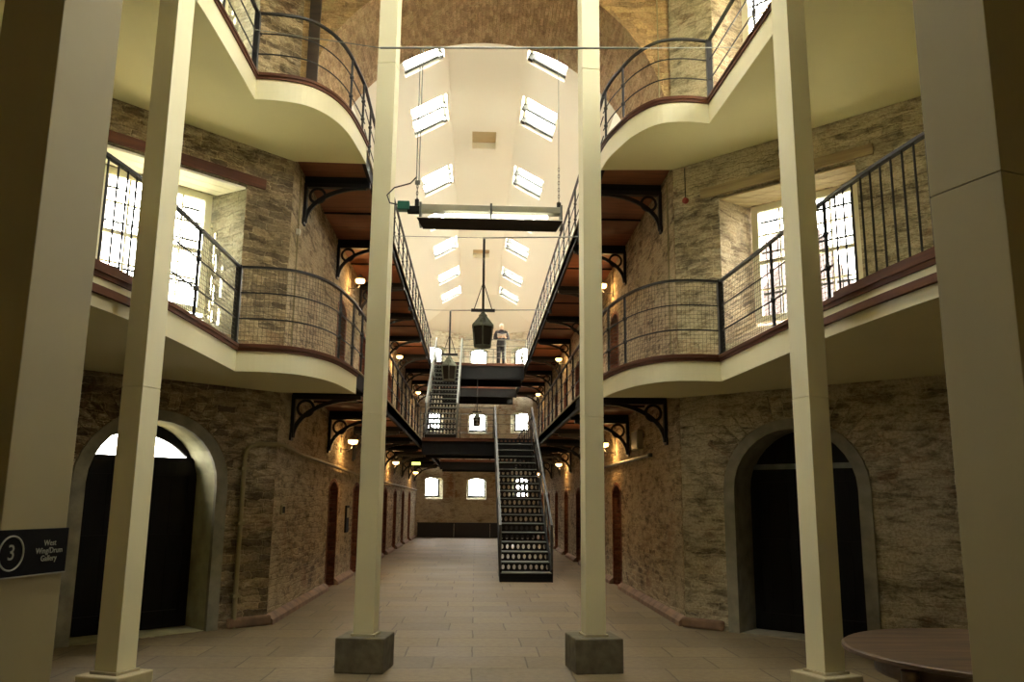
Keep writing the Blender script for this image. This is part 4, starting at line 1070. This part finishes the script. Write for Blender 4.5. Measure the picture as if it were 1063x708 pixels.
# ------------------------------------------------------------------ small fittings
pp = thing('pipe', 'buff painted pipe climbing beside the left doorway and running along the corridor wall', 'pipe', (-3.0, 11.2, 0))
def wp(s, off, z): return V((XL, YC, 0))+V((-S2, -S2, 0))*s+V((S2, -S2, 0))*off+Z*z
pth = [wp(.50, .05, 0), wp(.50, .05, 2.15), wp(.48, .05, 2.24), wp(.42, .05, 2.30), wp(.30, .05, 2.33), wp(.02, .05, 2.34), V((XL+.06, YC+.12, 2.34)), V((XL+.06, 13.0, 2.28)), V((XL+.06, 20, 2.16)), V((XL+.06, 39, 2.1))]
bm = NEW(); tube(bm, pth, .03, 10); obj('pipe_run', bm, 'pillar_paint', pp, smooth=True)
bm = NEW()
for z in (.4, 1.3, 2.0): obox(bm, wp(.50, 0, z), V((-S2, -S2, 0)), Z, V((S2, -S2, 0)), (-.05, .05), (-.02, .02), (0, .085))
obj('pipe_clips', bm, 'pillar_paint', pp)
p2 = thing('conduit', 'thin vertical conduit on the left corner of the corridor mouth', 'conduit', (XL+.02, 12.0, 3.4))
bm = NEW(); tube(bm, [(XL+.02, 12.0, 3.4), (XL+.02, 12.0, 6.4)], .012, 6); obj('tube', bm, 'pillar_paint', p2)
bm = NEW(); box(bm, XL, XL+.05, 11.96, 12.04, 5.45, 5.53); obj('junction_box', bm, 'white_frame', p2)
p3 = thing('conduit', 'thin vertical conduit on the right corner of the corridor mouth', 'conduit', (XR-.02, 11.9, 3.4))
bm = NEW(); tube(bm, [(XR-.02, 11.9, 3.4), (XR-.02, 11.9, 6.38)], .010, 6); obj('tube', bm, 'pillar_paint', p3)
for sx, lab in ((XL+.05, 'left'), (XR-.05, 'right')):
    p4 = thing('conduit', 'thin conduit climbing the brick arch wall behind the upper %s balcony' % lab, 'conduit', (sx, YC-.02, 6.8))
    bm = NEW(); tube(bm, [(sx+(.12 if lab == 'left' else -.12), YC-.02, 6.8), (sx+(.12 if lab == 'left' else -.12), YC-.02, HW)], .010, 6); obj('tube', bm, 'pillar_paint', p4)
fa = thing('fire_alarm', 'small red fire alarm on the wall right of the upper corridor bracket', 'alarm', (2.97, 11.35, 5.85))
Or = V((XR, YC-.05, 0)); ur = V((S2, -S2, 0)); nr_ = V((-S2, -S2, 0))
bm = NEW(); c = Or+ur*.2+Z*5.90; tube(bm, [c, c+nr_*.03], .045, 14); tube(bm, [c+nr_*.03, c+nr_*.05], .03, 14); obj('bell', bm, 'red', fa)
bm = NEW(); tube(bm, [c+Z*.03+nr_*.012, c+Z*.5+nr_*.012], .007, 6); obj('wire', bm, 'iron', fa)
jb = thing('junction_box', 'grey junction box under the first right bracket', 'box', (XR-.05, 14.6, 2.5))
bm = NEW(); box(bm, XR-.09, XR, 14.2, 14.75, 2.50, 2.84); obj('case', bm, 'pale_concrete', jb, bevel=.01)
bm = NEW(); box(bm, XR-.10, XR-.09, 14.23, 14.72, 2.53, 2.81); obj('lid', bm, 'steel', jb)
p5 = thing('pipe', 'short grey pipe running along the right corridor wall below the junction box', 'pipe', (XR-.05, 16, 2.3))
bm = NEW(); tube(bm, [(XR-.05, 13.4, 2.36), (XR-.05, 22, 2.36)], .028, 8); lathe(bm, [(.04, -.03), (.04, .03)], (XR-.05, 13.4, 2.36), 10); obj('pipe_run', bm, 'steel', p5)
nb = thing('notice_box', 'small square pale switch box on the left corridor wall', 'box', (XL+.02, 12.1, 1.42))
bm = NEW(); box(bm, XL, XL+.03, 12.0, 12.2, 1.40, 1.53); obj('case', bm, 'pale_concrete', nb, bevel=.004)
bm = NEW(); box(bm, XL+.03, XL+.035, 12.03, 12.17, 1.42, 1.51); obj('face', bm, 'beam', nb)
nb2 = thing('notice_board', 'narrow dark panel between the first two cell doorways on the left', 'panel', (XL+.02, 18.1, 1.0))
bm = NEW(); box(bm, XL, XL+.04, 17.95, 18.3, .95, 1.5); obj('board', bm, 'beam', nb2); bm = NEW(); box(bm, XL+.04, XL+.045, 18.0, 18.25, 1.25, 1.45); obj('notice', bm, 'pale_concrete', nb2)
ex = thing('exit_light', 'lit yellow green emergency light under the lower left gallery', 'light', (-2.0, 30.0, 2.95))
bm = NEW(); box(bm, -2.25, -1.95, 29.98, 30.06, 2.86, 2.96); obj('lit_box', bm, 'exit_green', ex); bm = NEW(); box(bm, -2.25, -1.95, 29.97, 30.07, 2.96, 3.0); box(bm, -2.12, -2.08, 30, 30.04, 3.0, 3.2); obj('mount', bm, 'beam', ex)
bn = thing('dark_panelling', 'low black panelled barrier along the foot of the far end wall', 'barrier', (0, 39.6, 0))
bm = NEW()
for a, b in ((-2.6, -.95), (-.93, .7), (.72, 2.7)): box(bm, a, b, 39.25, 39.33, 0, .62)
obj('panels', bm, 'bench', bn); bm = NEW(); box(bm, -2.62, 2.72, 39.22, 39.36, .62, .66); obj('top_rail', bm, 'bench', bn)

# brick building seen through the right window
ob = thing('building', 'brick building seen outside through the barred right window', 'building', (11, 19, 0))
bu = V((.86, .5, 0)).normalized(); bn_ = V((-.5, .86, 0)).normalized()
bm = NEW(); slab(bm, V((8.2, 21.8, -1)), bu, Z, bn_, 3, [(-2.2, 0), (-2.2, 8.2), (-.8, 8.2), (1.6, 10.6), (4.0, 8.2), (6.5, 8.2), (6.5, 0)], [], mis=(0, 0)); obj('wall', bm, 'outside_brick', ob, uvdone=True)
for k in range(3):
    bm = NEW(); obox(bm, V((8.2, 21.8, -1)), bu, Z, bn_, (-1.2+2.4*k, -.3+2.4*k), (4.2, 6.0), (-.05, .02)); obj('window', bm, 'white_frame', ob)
